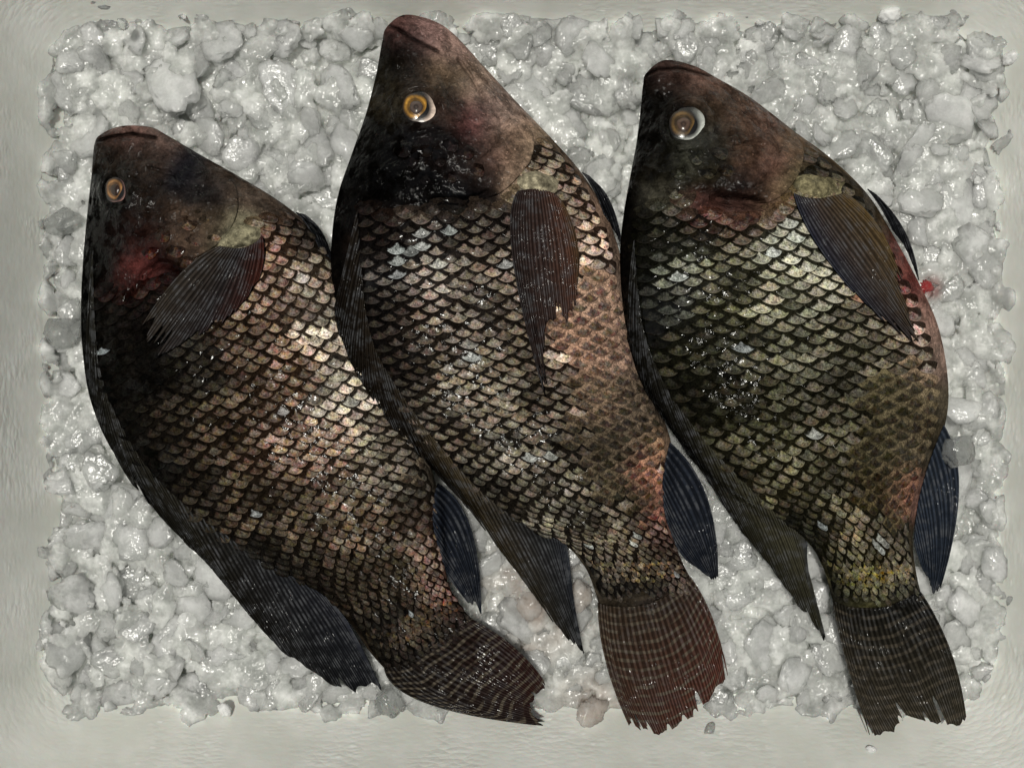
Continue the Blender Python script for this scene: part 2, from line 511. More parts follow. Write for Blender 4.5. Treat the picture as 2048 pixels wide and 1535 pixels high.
# ---------------------------------------------------------------- fish data (measured on the photograph)
FISH = []
FISH.append(dict(
    key='a', pool=[(612, 825, 42), (690, 690, 34), (640, 780, 30), (350, 700, 30), (440, 690, 26), (350, 470, 30), (740, 860, 30), (560, 1240, 40), (640, 1320, 40), (960, 1340, 40), (950, 1195, 20)], gapk=(0.3, 0.25), glint_paint=[(700, 805, 14), (735, 780, 14), (690, 870, 10)],
    label='brown golden-scaled fish with reddened cheek and fanned side fin, beside the left wall',
    zl=28, zr=82, exag=1.0,
    st=[(243, 252, 243, 252, 0), (203, 268, 300, 254, 24), (189, 288, 335, 271, 38), (183, 350, 405, 312, 58), (174, 430, 480, 354, 76),
        (166, 520, 575, 414, 90), (162, 610, 650, 485, 98), (165, 700, 712, 600, 100), (181, 800, 762, 720, 100), (224, 900, 805, 830, 96),
        (299, 995, 850, 905, 86), (400, 1072, 876, 985, 74), (510, 1132, 884, 1070, 62), (600, 1178, 890, 1130, 52),
        (690, 1235, 898, 1170, 42), (735, 1297, 918, 1205, 32), (775, 1342, 947, 1240, 22), (815, 1380, 988, 1266, 11)],
    eye=(234, 382, 37, 0.80, (229, 378)), eyecol=((168, 120, 70), (55, 35, 22), (200, 150, 140)),
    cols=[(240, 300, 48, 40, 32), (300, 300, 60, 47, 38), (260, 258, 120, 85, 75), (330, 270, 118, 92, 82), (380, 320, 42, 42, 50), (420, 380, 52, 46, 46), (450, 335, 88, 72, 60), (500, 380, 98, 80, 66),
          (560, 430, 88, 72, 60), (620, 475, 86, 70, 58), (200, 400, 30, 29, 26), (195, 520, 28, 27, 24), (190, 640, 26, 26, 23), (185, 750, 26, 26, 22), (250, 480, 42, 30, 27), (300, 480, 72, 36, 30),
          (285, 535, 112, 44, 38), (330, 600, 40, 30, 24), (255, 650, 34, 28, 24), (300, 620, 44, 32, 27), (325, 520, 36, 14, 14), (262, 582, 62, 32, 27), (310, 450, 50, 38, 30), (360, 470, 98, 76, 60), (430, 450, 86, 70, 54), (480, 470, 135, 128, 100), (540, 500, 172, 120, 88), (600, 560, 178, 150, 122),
          (640, 650, 184, 162, 138), (560, 600, 156, 116, 88), (500, 700, 124, 92, 64), (600, 750, 156, 116, 84), (680, 780, 184, 166, 144), (400, 750, 66, 57, 42), (300, 750, 34, 31, 25),  # the palest belly tones here carry highlights in the colour
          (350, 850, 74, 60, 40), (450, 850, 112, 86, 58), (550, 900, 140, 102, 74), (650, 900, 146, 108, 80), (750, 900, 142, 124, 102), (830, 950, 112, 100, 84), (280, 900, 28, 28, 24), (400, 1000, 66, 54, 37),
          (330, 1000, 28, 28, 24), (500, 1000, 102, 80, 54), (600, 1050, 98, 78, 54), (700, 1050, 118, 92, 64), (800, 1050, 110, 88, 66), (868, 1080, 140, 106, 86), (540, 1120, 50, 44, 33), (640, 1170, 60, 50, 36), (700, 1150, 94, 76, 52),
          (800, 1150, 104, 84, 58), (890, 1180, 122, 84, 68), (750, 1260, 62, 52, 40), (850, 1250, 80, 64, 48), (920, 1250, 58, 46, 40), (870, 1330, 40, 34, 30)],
    inv=[(835, 950, 45, 0.5)],
    grooves=[([(196, 281), (225, 273), (265, 268), (312, 276)], 4, -9), ([(196, 288), (230, 282), (300, 283)], 6, 3), ([(385, 300), (415, 335), (418, 375), (395, 392)], 4, -5),
             ([(345, 275), (365, 300), (370, 330)], 3, -3), ([(275, 470), (330, 455), (400, 420)], 5, -5), ([(265, 600), (290, 545), (325, 525), (370, 540)], 9, -14), ([(480, 470), (500, 465)], 28, 12), ([(300, 335), (350, 350), (385, 385), (380, 425)], 3.5, -5), ([(270, 420), (320, 425), (360, 410)], 4, -5), ([(255, 345), (300, 330), (345, 335)], 8, 3.5), ([(215, 310), (222, 322)], 4, -6), ([(255, 430), (285, 425), (300, 400)], 5, 3.5)],
    gill=dict(front=[(392, 322), (402, 345), (395, 385), (365, 420), (330, 445), (290, 470)], rear=[(438, 342), (468, 370), (474, 410), (462, 450), (434, 486), (372, 525)]),
    region=[(165, 570), (250, 600), (330, 560), (420, 540), (470, 500), (515, 440), (585, 430), (700, 520), (830, 800), (900, 960), (900, 1150), (960, 1240), (880, 1320), (800, 1370), (690, 1230), (400, 1070), (200, 880)],
    cheek=[(330, 470), (372, 448), (418, 440), (352, 502), (392, 480), (430, 470), (372, 520), (300, 505)],
    pitch=13.4, nacross=12.2, dark=(13, 11, 9),
    dorsal=[((186, 500), (172, 540), (166, 590)), ((188, 600), (170, 650), (166, 710)), ((196, 720), (182, 770), (190, 830)), ((232, 830), (222, 880), (240, 935)), ((292, 930), (290, 975), (318, 1035)),
            ((360, 1000), (370, 1050), (410, 1125)), ((440, 1060), (455, 1130), (492, 1225)), ((520, 1120), (540, 1210), (585, 1325)), ((580, 1150), (615, 1250), (650, 1368)),
            ((640, 1185), (680, 1280), (712, 1392)), ((675, 1215), (715, 1290), (764, 1384)), ((692, 1238), (715, 1275), (742, 1330))],
    dcol=[(0, 30, 29, 25), (0.45, 34, 32, 27), (0.7, 36, 37, 40), (1, 42, 44, 52)], drays=58, dz=(40, 26),
    anal=[((875, 966), (942, 1055), (962, 1232)), ((866, 1010), (915, 1092), (958, 1224)), ((868, 1060), (908, 1132), (951, 1218)), ((882, 1110), (915, 1160), (944, 1210)), ((895, 1150), (917, 1180), (936, 1204))],
    acol=(34, 38, 46), tail=[((768, 1335), (860, 1408), (1108, 1452)), ((800, 1330), (920, 1405), (1092, 1447)), ((835, 1310), (950, 1375), (1074, 1424)), ((880, 1280), (985, 1345), (1082, 1408)), ((920, 1250), (1020, 1315), (1096, 1394)), ((942, 1236), (1035, 1300), (1100, 1380))],
    tcol=[(0, 0, 36, 32, 28), (1, 0, 38, 29, 27), (0, 1, 40, 36, 34), (1, 1, 66, 40, 35)], tailmat='tail',
    pect=[((440, 492), (350, 560), (254, 702)), ((452, 494), (370, 590), (272, 722)), ((466, 496), (400, 600), (318, 712)), ((482, 496), (430, 600), (378, 690)), ((498, 492), (465, 590), (428, 668)), ((514, 482), (500, 560), (468, 636)), ((524, 470), (524, 530), (502, 590))],
    pcol=[(0, 58, 52, 46), (0.5, 44, 40, 40), (1, 66, 36, 30)], prays=20, lobe=(480, 474, 50, 24, -14, (150, 142, 110)),
    pelvic=[((592, 425), (620, 455), (640, 500)), ((610, 430), (640, 465), (655, 520)), ((618, 442), (648, 470), (668, 535))]))

FISH.append(dict(
    key='b', pool=[(845, 480, 50), (880, 540, 50), (920, 620, 40), (950, 700, 40), (815, 265, 40), (870, 310, 40), (930, 350, 30), (1110, 560, 40), (1080, 470, 30), (1100, 880, 34), (1180, 590, 30), (740, 560, 20), (830, 860, 26), (1300, 1390, 50), (1400, 1380, 36), (1410, 1090, 36), (1290, 1210, 40), (990, 330, 26)], gapk=(0.34, 0.42), glint_paint=[(940, 702, 22), (800, 520, 26), (850, 490, 24), (895, 470, 14), (870, 530, 16), (1108, 905, 14), (1052, 912, 12), (1185, 1090, 12), (1272, 1080, 16), (760, 545, 14)],
    label='middle fish with golden ring eye, pinkish jaw and long side fin hanging straight down',
    zl=112, zr=66, exag=1.0,
    st=[(808, 30, 808, 30, 0), (773, 55, 862, 40, 26), (764, 85, 905, 66, 42), (752, 150, 965, 130, 64), (731, 230, 1036, 207, 84),
        (701, 315, 1106, 280, 98), (676, 390, 1166, 350, 106), (664, 470, 1213, 430, 110), (662, 560, 1242, 515, 112), (673, 640, 1258, 610, 110),
        (704, 730, 1280, 710, 106), (758, 805, 1312, 800, 99), (824, 882, 1341, 880, 89), (889, 951, 1340, 950, 78), (960, 1012, 1336, 1010, 66),
        (1046, 1057, 1342, 1060, 55), (1126, 1087, 1355, 1100, 45), (1169, 1132, 1368, 1130, 37), (1190, 1182, 1383, 1160, 29), (1203, 1232, 1400, 1195, 20), (1211, 1268, 1416, 1228, 10)],
    eye=(838, 217, 43, 1.0, (831, 213)), eyecol=((205, 150, 60), (95, 80, 72), (222, 200, 184)),
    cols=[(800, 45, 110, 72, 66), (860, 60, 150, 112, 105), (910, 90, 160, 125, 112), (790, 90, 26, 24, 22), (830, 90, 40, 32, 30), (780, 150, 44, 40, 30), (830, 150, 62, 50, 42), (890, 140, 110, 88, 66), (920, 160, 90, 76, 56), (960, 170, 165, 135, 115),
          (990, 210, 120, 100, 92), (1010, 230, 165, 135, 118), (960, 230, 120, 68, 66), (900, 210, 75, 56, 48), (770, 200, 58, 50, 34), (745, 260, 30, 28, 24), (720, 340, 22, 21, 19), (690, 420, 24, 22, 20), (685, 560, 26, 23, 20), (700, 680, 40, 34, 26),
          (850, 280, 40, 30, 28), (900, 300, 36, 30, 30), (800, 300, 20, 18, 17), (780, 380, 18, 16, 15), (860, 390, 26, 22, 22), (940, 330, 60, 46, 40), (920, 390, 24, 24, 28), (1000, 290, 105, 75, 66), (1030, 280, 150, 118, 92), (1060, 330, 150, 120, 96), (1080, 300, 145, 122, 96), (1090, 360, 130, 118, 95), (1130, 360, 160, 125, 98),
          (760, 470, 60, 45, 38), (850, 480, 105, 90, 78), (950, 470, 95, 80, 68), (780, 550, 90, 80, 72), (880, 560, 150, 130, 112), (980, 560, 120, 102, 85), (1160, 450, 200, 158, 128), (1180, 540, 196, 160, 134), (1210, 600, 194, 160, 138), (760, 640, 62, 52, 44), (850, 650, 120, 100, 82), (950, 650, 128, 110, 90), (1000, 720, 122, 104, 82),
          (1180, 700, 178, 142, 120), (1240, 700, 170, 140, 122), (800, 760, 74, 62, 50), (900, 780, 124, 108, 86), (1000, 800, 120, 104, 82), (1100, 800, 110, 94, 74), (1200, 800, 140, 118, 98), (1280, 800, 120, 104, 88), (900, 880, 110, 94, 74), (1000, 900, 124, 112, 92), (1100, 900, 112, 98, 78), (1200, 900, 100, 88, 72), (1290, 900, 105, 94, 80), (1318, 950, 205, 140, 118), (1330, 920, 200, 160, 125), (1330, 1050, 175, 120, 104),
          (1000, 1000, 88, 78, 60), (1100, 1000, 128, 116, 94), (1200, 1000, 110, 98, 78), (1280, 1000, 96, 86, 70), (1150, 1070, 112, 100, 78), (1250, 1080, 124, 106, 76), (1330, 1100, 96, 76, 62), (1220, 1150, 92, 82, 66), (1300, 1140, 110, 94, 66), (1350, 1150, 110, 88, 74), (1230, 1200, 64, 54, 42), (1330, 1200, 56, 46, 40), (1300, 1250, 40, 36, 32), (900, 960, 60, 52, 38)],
    inv=[(1210, 650, 110, 0.75), (1280, 800, 120, 0.9), (1240, 920, 90, 0.7), (1160, 860, 60, 0.4), (1300, 1000, 60, 0.6)],
    grooves=[([(780, 52), (795, 58), (818, 74), (848, 90), (876, 104)], 4, -9), ([(800, 48), (840, 62), (890, 95)], 7, 4), ([(918, 118), (940, 150), (966, 196)], 4, -7), ([(905, 105), (935, 130), (985, 195)], 8, 3),
             ([(975, 262), (1010, 252), (1030, 225)], 4, -5), ([(835, 275), (880, 262), (930, 265)], 5, -5), ([(720, 405), (718, 520), (724, 600)], 4, -6), ([(870, 400), (930, 402), (975, 385)], 7, -12), ([(1075, 372), (1110, 372)], 32, 12), ([(885, 150), (905, 200), (940, 240), (985, 262)], 3.5, -5), ([(900, 255), (930, 290), (925, 320)], 4, -5), ([(800, 122), (806, 130)], 4.5, -7), ([(870, 185), (900, 225), (905, 262)], 8, 4), ([(850, 120), (880, 170), (890, 200)], 6, 3), ([(985, 215), (1005, 245), (1000, 285), (965, 318)], 3.5, -5), ([(790, 290), (830, 300), (870, 290)], 5, 4)],
    gill=dict(front=[(966, 216), (985, 240), (975, 280), (945, 305), (905, 322), (862, 335)], rear=[(1024, 236), (1062, 262), (1062, 312), (1034, 352), (990, 388), (915, 402)]),
    region=[(724, 420), (800, 430), (900, 425), (990, 405), (1040, 380), (1045, 290), (1105, 268), (1200, 380), (1280, 600), (1350, 850), (1350, 1000), (1390, 1140), (1400, 1180), (1320, 1190), (1205, 1195), (1120, 1080), (960, 1020), (830, 880), (745, 720), (726, 600)],
    cheek=[(855, 300), (905, 290), (830, 320), (880, 320), (935, 305), (850, 355), (905, 350), (815, 300), (958, 340)],
    pitch=12.8, nacross=10.8, dark=(9, 8, 8),
    dorsal=[((715, 420), (690, 450), (668, 480)), ((722, 520), (690, 560), (664, 590)), ((730, 610), (700, 650), (678, 690)), ((748, 690), (725, 735), (715, 770)), ((785, 760), (772, 800), (775, 845)), ((840, 840), (835, 875), (848, 925)),
            ((900, 915), (905, 955), (935, 1020)), ((965, 985), (980, 1040), (1020, 1125)), ((1030, 1035), (1055, 1105), (1090, 1222)), ((1090, 1065), (1115, 1155), (1150, 1296)), ((1122, 1078), (1138, 1180), (1170, 1318)), ((1132, 1085), (1142, 1150), (1150, 1255))],
    dcol=[(0, 30, 26, 22), (0.35, 34, 29, 23), (0.55, 62, 54, 40), (0.75, 46, 46, 46), (1, 34, 38, 46)], drays=58, dz=(60, 30),
    anal=[((1340, 884), (1414, 1000), (1435, 1170)), ((1328, 940), (1386, 1052), (1429, 1162)), ((1325, 990), (1368, 1082), (1418, 1154)), ((1332, 1035), (1366, 1095), (1404, 1143)), ((1348, 1080), (1368, 1110), (1390, 1132))],
    acol=(36, 40, 48), tail=[((1196, 1205), (1214, 1330), (1266, 1466)), ((1225, 1212), (1248, 1345), (1298, 1468)), ((1270, 1212), (1300, 1345), (1340, 1470)), ((1310, 1202), (1350, 1330), (1388, 1444)), ((1350, 1180), (1400, 1290), (1434, 1404)), ((1378, 1150), (1426, 1236), (1457, 1358))],
    tcol=[(0, 0, 60, 50, 40), (1, 0, 58, 48, 42), (0, 1, 70, 52, 44), (1, 1, 92, 54, 45)], tailmat='tail',
    pect=[((1036, 382), (1028, 520), (1094, 806)), ((1046, 380), (1044, 540), (1098, 808)), ((1060, 378), (1068, 540), (1106, 792)), ((1078, 378), (1096, 530), (1118, 736)), ((1096, 382), (1122, 520), (1136, 690)), ((1112, 390), (1142, 500), (1150, 622)), ((1120, 398), (1150, 470), (1157, 555))],
    pcol=[(0, 42, 36, 35), (0.5, 62, 48, 44), (0.8, 84, 58, 48), (1, 80, 62, 44)], prays=22, lobe=(1078, 366, 46, 26, 8, (150, 140, 112)),
    pelvic=[((1165, 345), (1190, 385), (1212, 440)), ((1178, 352), (1208, 400), (1232, 470)), ((1186, 362), (1222, 410), (1246, 500))]))

FISH.append(dict(
    key='c', pool=[(1430, 555, 44), (1350, 610, 44), (1390, 470, 36), (1400, 315, 36), (1470, 415, 26), (1590, 400, 24), (1300, 640, 40), (1500, 700, 40), (1790, 1190, 40), (1830, 1240, 30), (1720, 600, 20), (1700, 1320, 40), (1480, 1010, 24), (1880, 1000, 30), (1370, 240, 26)], gapk=(0.28, 0.30), glint_paint=[(1366, 542, 18), (1330, 595, 18), (1370, 600, 18), (1345, 425, 16), (1590, 470, 26), (1545, 500, 20), (1765, 1085, 16)],
    label='olive green fish with white crescent in its eye and pink belly, beside the right wall',
    zl=104, zr=60, exag=1.0,
    st=[(1330, 120, 1330, 120, 0), (1293, 146, 1388, 132, 26), (1286, 170, 1432, 155, 40), (1281, 220, 1502, 196, 60), (1273, 285, 1587, 261, 80),
        (1260, 355, 1667, 321, 96), (1247, 430, 1737, 391, 105), (1240, 505, 1792, 480, 110), (1243, 585, 1840, 570, 112), (1254, 660, 1874, 645, 110),
        (1281, 745, 1892, 725, 106), (1324, 820, 1897, 800, 100), (1374, 890, 1886, 865, 91), (1430, 952, 1863, 925, 80), (1500, 1007, 1843, 985, 68),
        (1560, 1047, 1829, 1045, 56), (1614, 1082, 1826, 1095, 46), (1645, 1132, 1831, 1135, 36), (1660, 1182, 1839, 1175, 28), (1671, 1217, 1850, 1205, 19), (1681, 1254, 1864, 1236, 10)],
    eye=(1374, 250, 45, 1.0, (1366, 247)), eyecol=((120, 92, 50), (98, 76, 62), (215, 218, 210)),
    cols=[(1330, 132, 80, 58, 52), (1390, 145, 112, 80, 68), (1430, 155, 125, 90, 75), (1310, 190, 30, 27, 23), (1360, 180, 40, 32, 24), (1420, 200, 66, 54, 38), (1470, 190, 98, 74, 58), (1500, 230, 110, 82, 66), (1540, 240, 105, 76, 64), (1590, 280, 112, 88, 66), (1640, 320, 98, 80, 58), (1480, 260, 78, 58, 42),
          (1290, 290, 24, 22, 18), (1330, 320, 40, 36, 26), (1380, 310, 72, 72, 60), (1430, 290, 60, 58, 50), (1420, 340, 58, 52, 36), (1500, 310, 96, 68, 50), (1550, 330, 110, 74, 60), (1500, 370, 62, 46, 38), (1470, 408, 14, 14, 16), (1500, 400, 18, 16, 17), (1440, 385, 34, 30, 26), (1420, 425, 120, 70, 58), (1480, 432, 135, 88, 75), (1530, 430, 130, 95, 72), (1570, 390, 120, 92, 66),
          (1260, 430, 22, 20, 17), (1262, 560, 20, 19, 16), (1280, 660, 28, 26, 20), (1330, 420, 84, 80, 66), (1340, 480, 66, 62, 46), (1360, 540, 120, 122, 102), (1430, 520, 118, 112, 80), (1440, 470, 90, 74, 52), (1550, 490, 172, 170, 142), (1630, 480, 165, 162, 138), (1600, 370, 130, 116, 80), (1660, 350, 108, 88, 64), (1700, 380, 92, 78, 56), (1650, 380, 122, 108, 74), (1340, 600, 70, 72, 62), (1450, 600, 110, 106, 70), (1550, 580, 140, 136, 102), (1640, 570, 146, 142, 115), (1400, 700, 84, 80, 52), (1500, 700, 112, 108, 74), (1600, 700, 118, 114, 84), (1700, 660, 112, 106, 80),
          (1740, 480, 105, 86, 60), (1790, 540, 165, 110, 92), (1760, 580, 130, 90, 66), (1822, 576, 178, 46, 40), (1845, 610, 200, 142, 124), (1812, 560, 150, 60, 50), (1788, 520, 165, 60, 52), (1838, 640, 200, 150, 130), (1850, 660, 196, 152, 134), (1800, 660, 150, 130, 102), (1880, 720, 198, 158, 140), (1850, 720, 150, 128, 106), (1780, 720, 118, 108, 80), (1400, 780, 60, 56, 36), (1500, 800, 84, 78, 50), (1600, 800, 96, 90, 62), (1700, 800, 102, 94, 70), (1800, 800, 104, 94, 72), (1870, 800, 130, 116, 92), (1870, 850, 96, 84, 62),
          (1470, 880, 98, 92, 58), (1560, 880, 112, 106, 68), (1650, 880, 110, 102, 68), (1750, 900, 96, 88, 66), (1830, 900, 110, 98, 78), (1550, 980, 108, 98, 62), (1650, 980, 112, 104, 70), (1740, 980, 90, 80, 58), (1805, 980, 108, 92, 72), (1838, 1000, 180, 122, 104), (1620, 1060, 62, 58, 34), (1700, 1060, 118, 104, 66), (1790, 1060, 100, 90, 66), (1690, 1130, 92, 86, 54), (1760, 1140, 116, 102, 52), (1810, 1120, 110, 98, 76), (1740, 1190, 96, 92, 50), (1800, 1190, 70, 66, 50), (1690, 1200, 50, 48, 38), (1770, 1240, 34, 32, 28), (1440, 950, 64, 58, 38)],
    inv=[(1810, 820, 90, 0.7), (1800, 920, 90, 0.9), (1790, 1000, 60, 0.7), (1860, 690, 60, 0.3), (1720, 860, 60, 0.4)],
    grooves=[([(1292, 150), (1315, 138), (1360, 136), (1420, 152)], 4, -8), ([(1300, 156), (1350, 145), (1400, 152)], 6, 3), ([(1425, 150), (1460, 185), (1490, 225), (1530, 262)], 4, -6), ([(1530, 262), (1548, 245), (1540, 225)], 4, -5),
             ([(1470, 295), (1500, 285), (1525, 290)], 5, -9), ([(1355, 310), (1385, 300), (1415, 310)], 5, -6), ([(1370, 325), (1390, 340), (1410, 330)], 6, 5), ([(1432, 398), (1460, 402), (1500, 404), (1520, 408)], 12, -24), ([(1410, 424), (1450, 434), (1510, 434)], 7, 7), ([(1620, 365), (1650, 375)], 30, 12), ([(1545, 250), (1560, 290), (1550, 335), (1510, 375)], 3.5, -5), ([(1430, 195), (1465, 235), (1470, 275)], 7, 3.5), ([(1415, 255), (1440, 270), (1470, 265)], 4, -5), ([(1318, 190), (1322, 198)], 4.5, -7), ([(1330, 375), (1380, 390), (1420, 380)], 5, -5), ([(1290, 330), (1330, 350), (1380, 355)], 5, 3.5), ([(1352, 215), (1330, 245), (1338, 280), (1368, 300), (1405, 290)], 5, 4)],
    gill=dict(front=[(1526, 240), (1530, 262), (1515, 300), (1490, 330), (1460, 352), (1425, 362)], rear=[(1566, 254), (1603, 290), (1600, 335), (1576, 376), (1540, 402), (1502, 406)]),
    region=[(1262, 440), (1330, 395), (1400, 425), (1470, 445), (1560, 430), (1600, 390), (1590, 290), (1660, 318), (1750, 400), (1850, 570), (1910, 720), (1905, 860), (1850, 990), (1835, 1100), (1850, 1185), (1770, 1205), (1680, 1200), (1615, 1075), (1440, 960), (1330, 810), (1275, 700)],
    cheek=[(1390, 318), (1440, 308), (1415, 345), (1360, 345), (1455, 340), (1350, 385)],
    pitch=13.9, nacross=10.0, dark=(11, 11, 7),
    dorsal=[((1268, 480), (1252, 510), (1243, 545)), ((1276, 580), (1258, 620), (1250, 660)), ((1290, 670), (1275, 710), (1274, 750)), ((1330, 770), (1322, 800), (1332, 850)), ((1385, 850), (1382, 885), (1402, 945)),
            ((1440, 915), (1448, 960), (1476, 1060)), ((1500, 975), (1510, 1030), (1535, 1128)), ((1550, 1025), (1565, 1090), (1588, 1205)), ((1590, 1060), (1605, 1140), (1632, 1266)), ((1608, 1076), (1618, 1170), (1655, 1294)), ((1614, 1084), (1612, 1140), (1616, 1215))],
    dcol=[(0, 24, 23, 20), (0.35, 30, 29, 24), (0.55, 58, 56, 44), (0.75, 60, 58, 46), (1, 34, 36, 40)], drays=56, dz=(55, 28),
    anal=[((1888, 850), (1918, 990), (1871, 1204)), ((1868, 900), (1894, 1045), (1868, 1194)), ((1848, 960), (1868, 1080), (1864, 1184)), ((1834, 1020), (1850, 1092), (1858, 1164)), ((1828, 1080), (1838, 1115), (1850, 1146))],
    acol=(42, 48, 58), tail=[((1665, 1200), (1694, 1330), (1742, 1476)), ((1695, 1212), (1728, 1345), (1788, 1470)), ((1735, 1215), (1772, 1345), (1830, 1452)), ((1775, 1212), (1820, 1335), (1880, 1462)), ((1810, 1196), (1868, 1310), (1916, 1452)), ((1838, 1178), (1900, 1300), (1933, 1440))],
    tcol=[(0, 0, 38, 36, 30), (1, 0, 24, 24, 24), (0, 1, 72, 66, 56), (1, 1, 66, 62, 52)], tailmat='tail3',
    pect=[((1588, 386), (1640, 500), (1752, 632)), ((1602, 392), (1690, 530), (1800, 672)), ((1622, 396), (1720, 540), (1852, 704)), ((1644, 396), (1745, 530), (1842, 690)), ((1664, 392), (1760, 510), (1828, 640)), ((1680, 388), (1765, 480), (1812, 590)), ((1692, 386), (1755, 450), (1792, 530))],
    pcol=[(0, 44, 46, 56), (0.35, 66, 58, 54), (0.6, 76, 64, 50), (1, 98, 80, 50)], prays=20, lobe=(1640, 372, 56, 26, 6, (140, 130, 92)),
    pelvic=[((1735, 378), (1762, 415), (1790, 470)), ((1750, 388), (1790, 440), (1815, 510)), ((1760, 398), (1812, 470), (1838, 562))]))

# ---------------------------------------------------------------- fish builder
ALB = 1.0
class Body:
    def __init__(s, d):
        s.d = d
        st = np.array(d['st'], float)
        c = (st[:, 0:2] + st[:, 2:4]) / 2
        seg = np.hypot(*np.diff(c, axis=0).T)
        s.cum = np.concatenate([[0], np.cumsum(seg)])
        s.len = s.cum[-1]
        s.st = st
        s.tmax = st[:, 4].max()
        # dense tables in u
        n = 600
        u = np.linspace(0, 1, n)
        k = np.interp(u * s.len, s.cum, np.arange(len(st)))
        ph = st[1][[2, 3, 0, 1, 4]].copy(); ph[4] = -st[1][4]
        tab = crom(np.vstack([ph, st]), k + 1)
        tab[:, 4] = np.maximum(tab[:, 4], 0)
        tab[0, 4] = 0
        tab[:, 4] = np.where(u < 0.02, st[1, 4] * 1.0 * np.sqrt(np.clip(u / (s.cum[1] / s.len), 0, 1)) if False else tab[:, 4], tab[:, 4])
        s.un, s.tab = u, tab
        s.cc = np.array(d['cols'], float)
        gu, gw = np.meshgrid(np.linspace(0, 1, 110), np.linspace(-1, 1, 41), indexing='ij')
        s.gu, s.gw = gu.ravel(), gw.ravel()
        gx, gy = s.xy(s.gu, s.gw)
        s.gx, s.gy = gx, gy
    def row(s, u):
        u = np.clip(u, 0, 1)
        return [np.interp(u, s.un, s.tab[:, k]) for k in range(5)]
    def xy(s, u, w):
        lx, ly, rx, ry, T = s.row(u)
        c = (np.asarray(w) + 1) / 2
        return lx + (rx - lx) * c, ly + (ry - ly) * c
    def zmid(s, u, w):
        T = s.row(u)[4]
        g = np.maximum(T / s.tmax, 0.75 * np.clip(1 - u / 0.35, 0, 1))
        g = np.clip(g, 0, 1)
        c = (np.asarray(w) + 1) / 2
        zt = 24.0
        return zt + (s.d['zl'] + (s.d['zr'] - s.d['zl']) * c - zt) * g
    def relief(s, x, y):
        dz = np.zeros(np.shape(x))
        for pts, wd, dp in s.d['grooves']:
            q = poly_dist(x, y, pts)
            dz = dz + dp * 1.5 * np.exp(-(q / (wd * 0.9)) ** 2)
        ex, ey, er, asp, _ = s.d['eye']
        q = np.hypot((x - ex) / asp, y - ey)
        dz = dz + 9 * np.exp(-((q - er * 1.05) / (er * 0.28)) ** 2) - 6 * np.exp(-(q / (er * 0.8)) ** 2)
        dz = dz + (vnoise(x / 38.0, y / 38.0) - 0.5) * 7 + (vnoise(x / 13.0 + 50, y / 13.0) - 0.5) * 2.2
        return dz
    def z(s, u, w, relief=True):
        T = s.row(u)[4]
        aw = np.clip(np.abs(w), 0, 1)
        p = (1 - aw ** 2.3) ** 0.62
        z = s.zmid(u, w) + T * p
        if relief:
            x, y = s.xy(u, w)
            z = z + s.relief(x, y) * np.clip(p * 2.2, 0, 1) * np.clip(T / 30, 0, 1)
        return z
    def P(s, u, w, relief=True):
        x, y = s.xy(u, w)
        return W(x, y, s.z(u, w, relief))
    def N(s, u, w):
        e, h = 0.004, 0.012
        a = s.P(np.clip(u + e, 0, 1), w, False) - s.P(np.clip(u - e, 0, 1), w, False)
        b = s.P(u, np.clip(w + h, -0.995, 0.995), False) - s.P(u, np.clip(w - h, -0.995, 0.995), False)
        n = np.cross(b, a)
        n = n / (np.linalg.norm(n, axis=-1, keepdims=True) + 1e-12)
        return np.where(n[..., 2:3] < 0, -n, n)
    def inv(s, x, y):
        """photo pixel -> (u, w); |w| > 1 or u outside 0..1 when beyond the outline"""
        x, y = np.atleast_1d(np.asarray(x, float)), np.atleast_1d(np.asarray(y, float))
        idx = np.empty(len(x), int)
        for k in range(0, len(x), 800):
            dd = (x[k:k + 800, None] - s.gx[None]) ** 2 + (y[k:k + 800, None] - s.gy[None]) ** 2
            idx[k:k + 800] = dd.argmin(1)
        u, w = s.gu[idx].copy(), s.gw[idx].copy()
        for _ in range(5):
            x0, y0 = s.xy(u, w)
            xu, yu = s.xy(u + 0.004, w)
            xm, ym = s.xy(u - 0.004, w)
            du = np.clip(u + .004, 0, 1) - np.clip(u - .004, 0, 1)
            ax, ay = (xu - xm) / du, (yu - ym) / du
            lx, ly, rx, ry, T = s.row(u)
            bx, by = (rx - lx) / 2, (ry - ly) / 2
            det = ax * by - ay * bx
            det = np.where(np.abs(det) < 1e-6, 1e-6, det)
            ex, ey = x - x0, y - y0
            u = u + np.clip((ex * by - ey * bx) / det, -0.02, 0.02)
            w = w + np.clip((ax * ey - ay * ex) / det, -0.2, 0.2)
        return u, w
    def surf(s, x, y, default=-1e3):
        u, w = s.inv(x, y)
        ins = (np.abs(w) <= 1.0) & (u >= 0) & (u <= 1)
        z = s.z(np.clip(u, 0, 1), np.clip(w, -1, 1))
        return np.where(ins, z, default)
    def wet(s, v):
        """how much water stands on the skin: a thin film, with pooled patches"""
        f = D / (D - v[:, 2] / S)
        x, y = v[:, 0] / S * f + 1024, -v[:, 1] / S * f + 767.5
        w = 0.10 + 0.25 * np.clip((vnoise(x / 70, y / 70) - .55) * 4, 0, 1)
        ex, ey = s.d['eye'][:2]
        w = np.maximum(w, 0.8 * np.exp(-((x - ex - 60) ** 2 + (y - ey - 40) ** 2) / (2 * 120.0 ** 2)))
        for (wx, wy, wr) in s.d['pool']:
            w = np.maximum(w, np.exp(-((x - wx) ** 2 + (y - wy) ** 2) / (2 * wr * wr)))
        return w
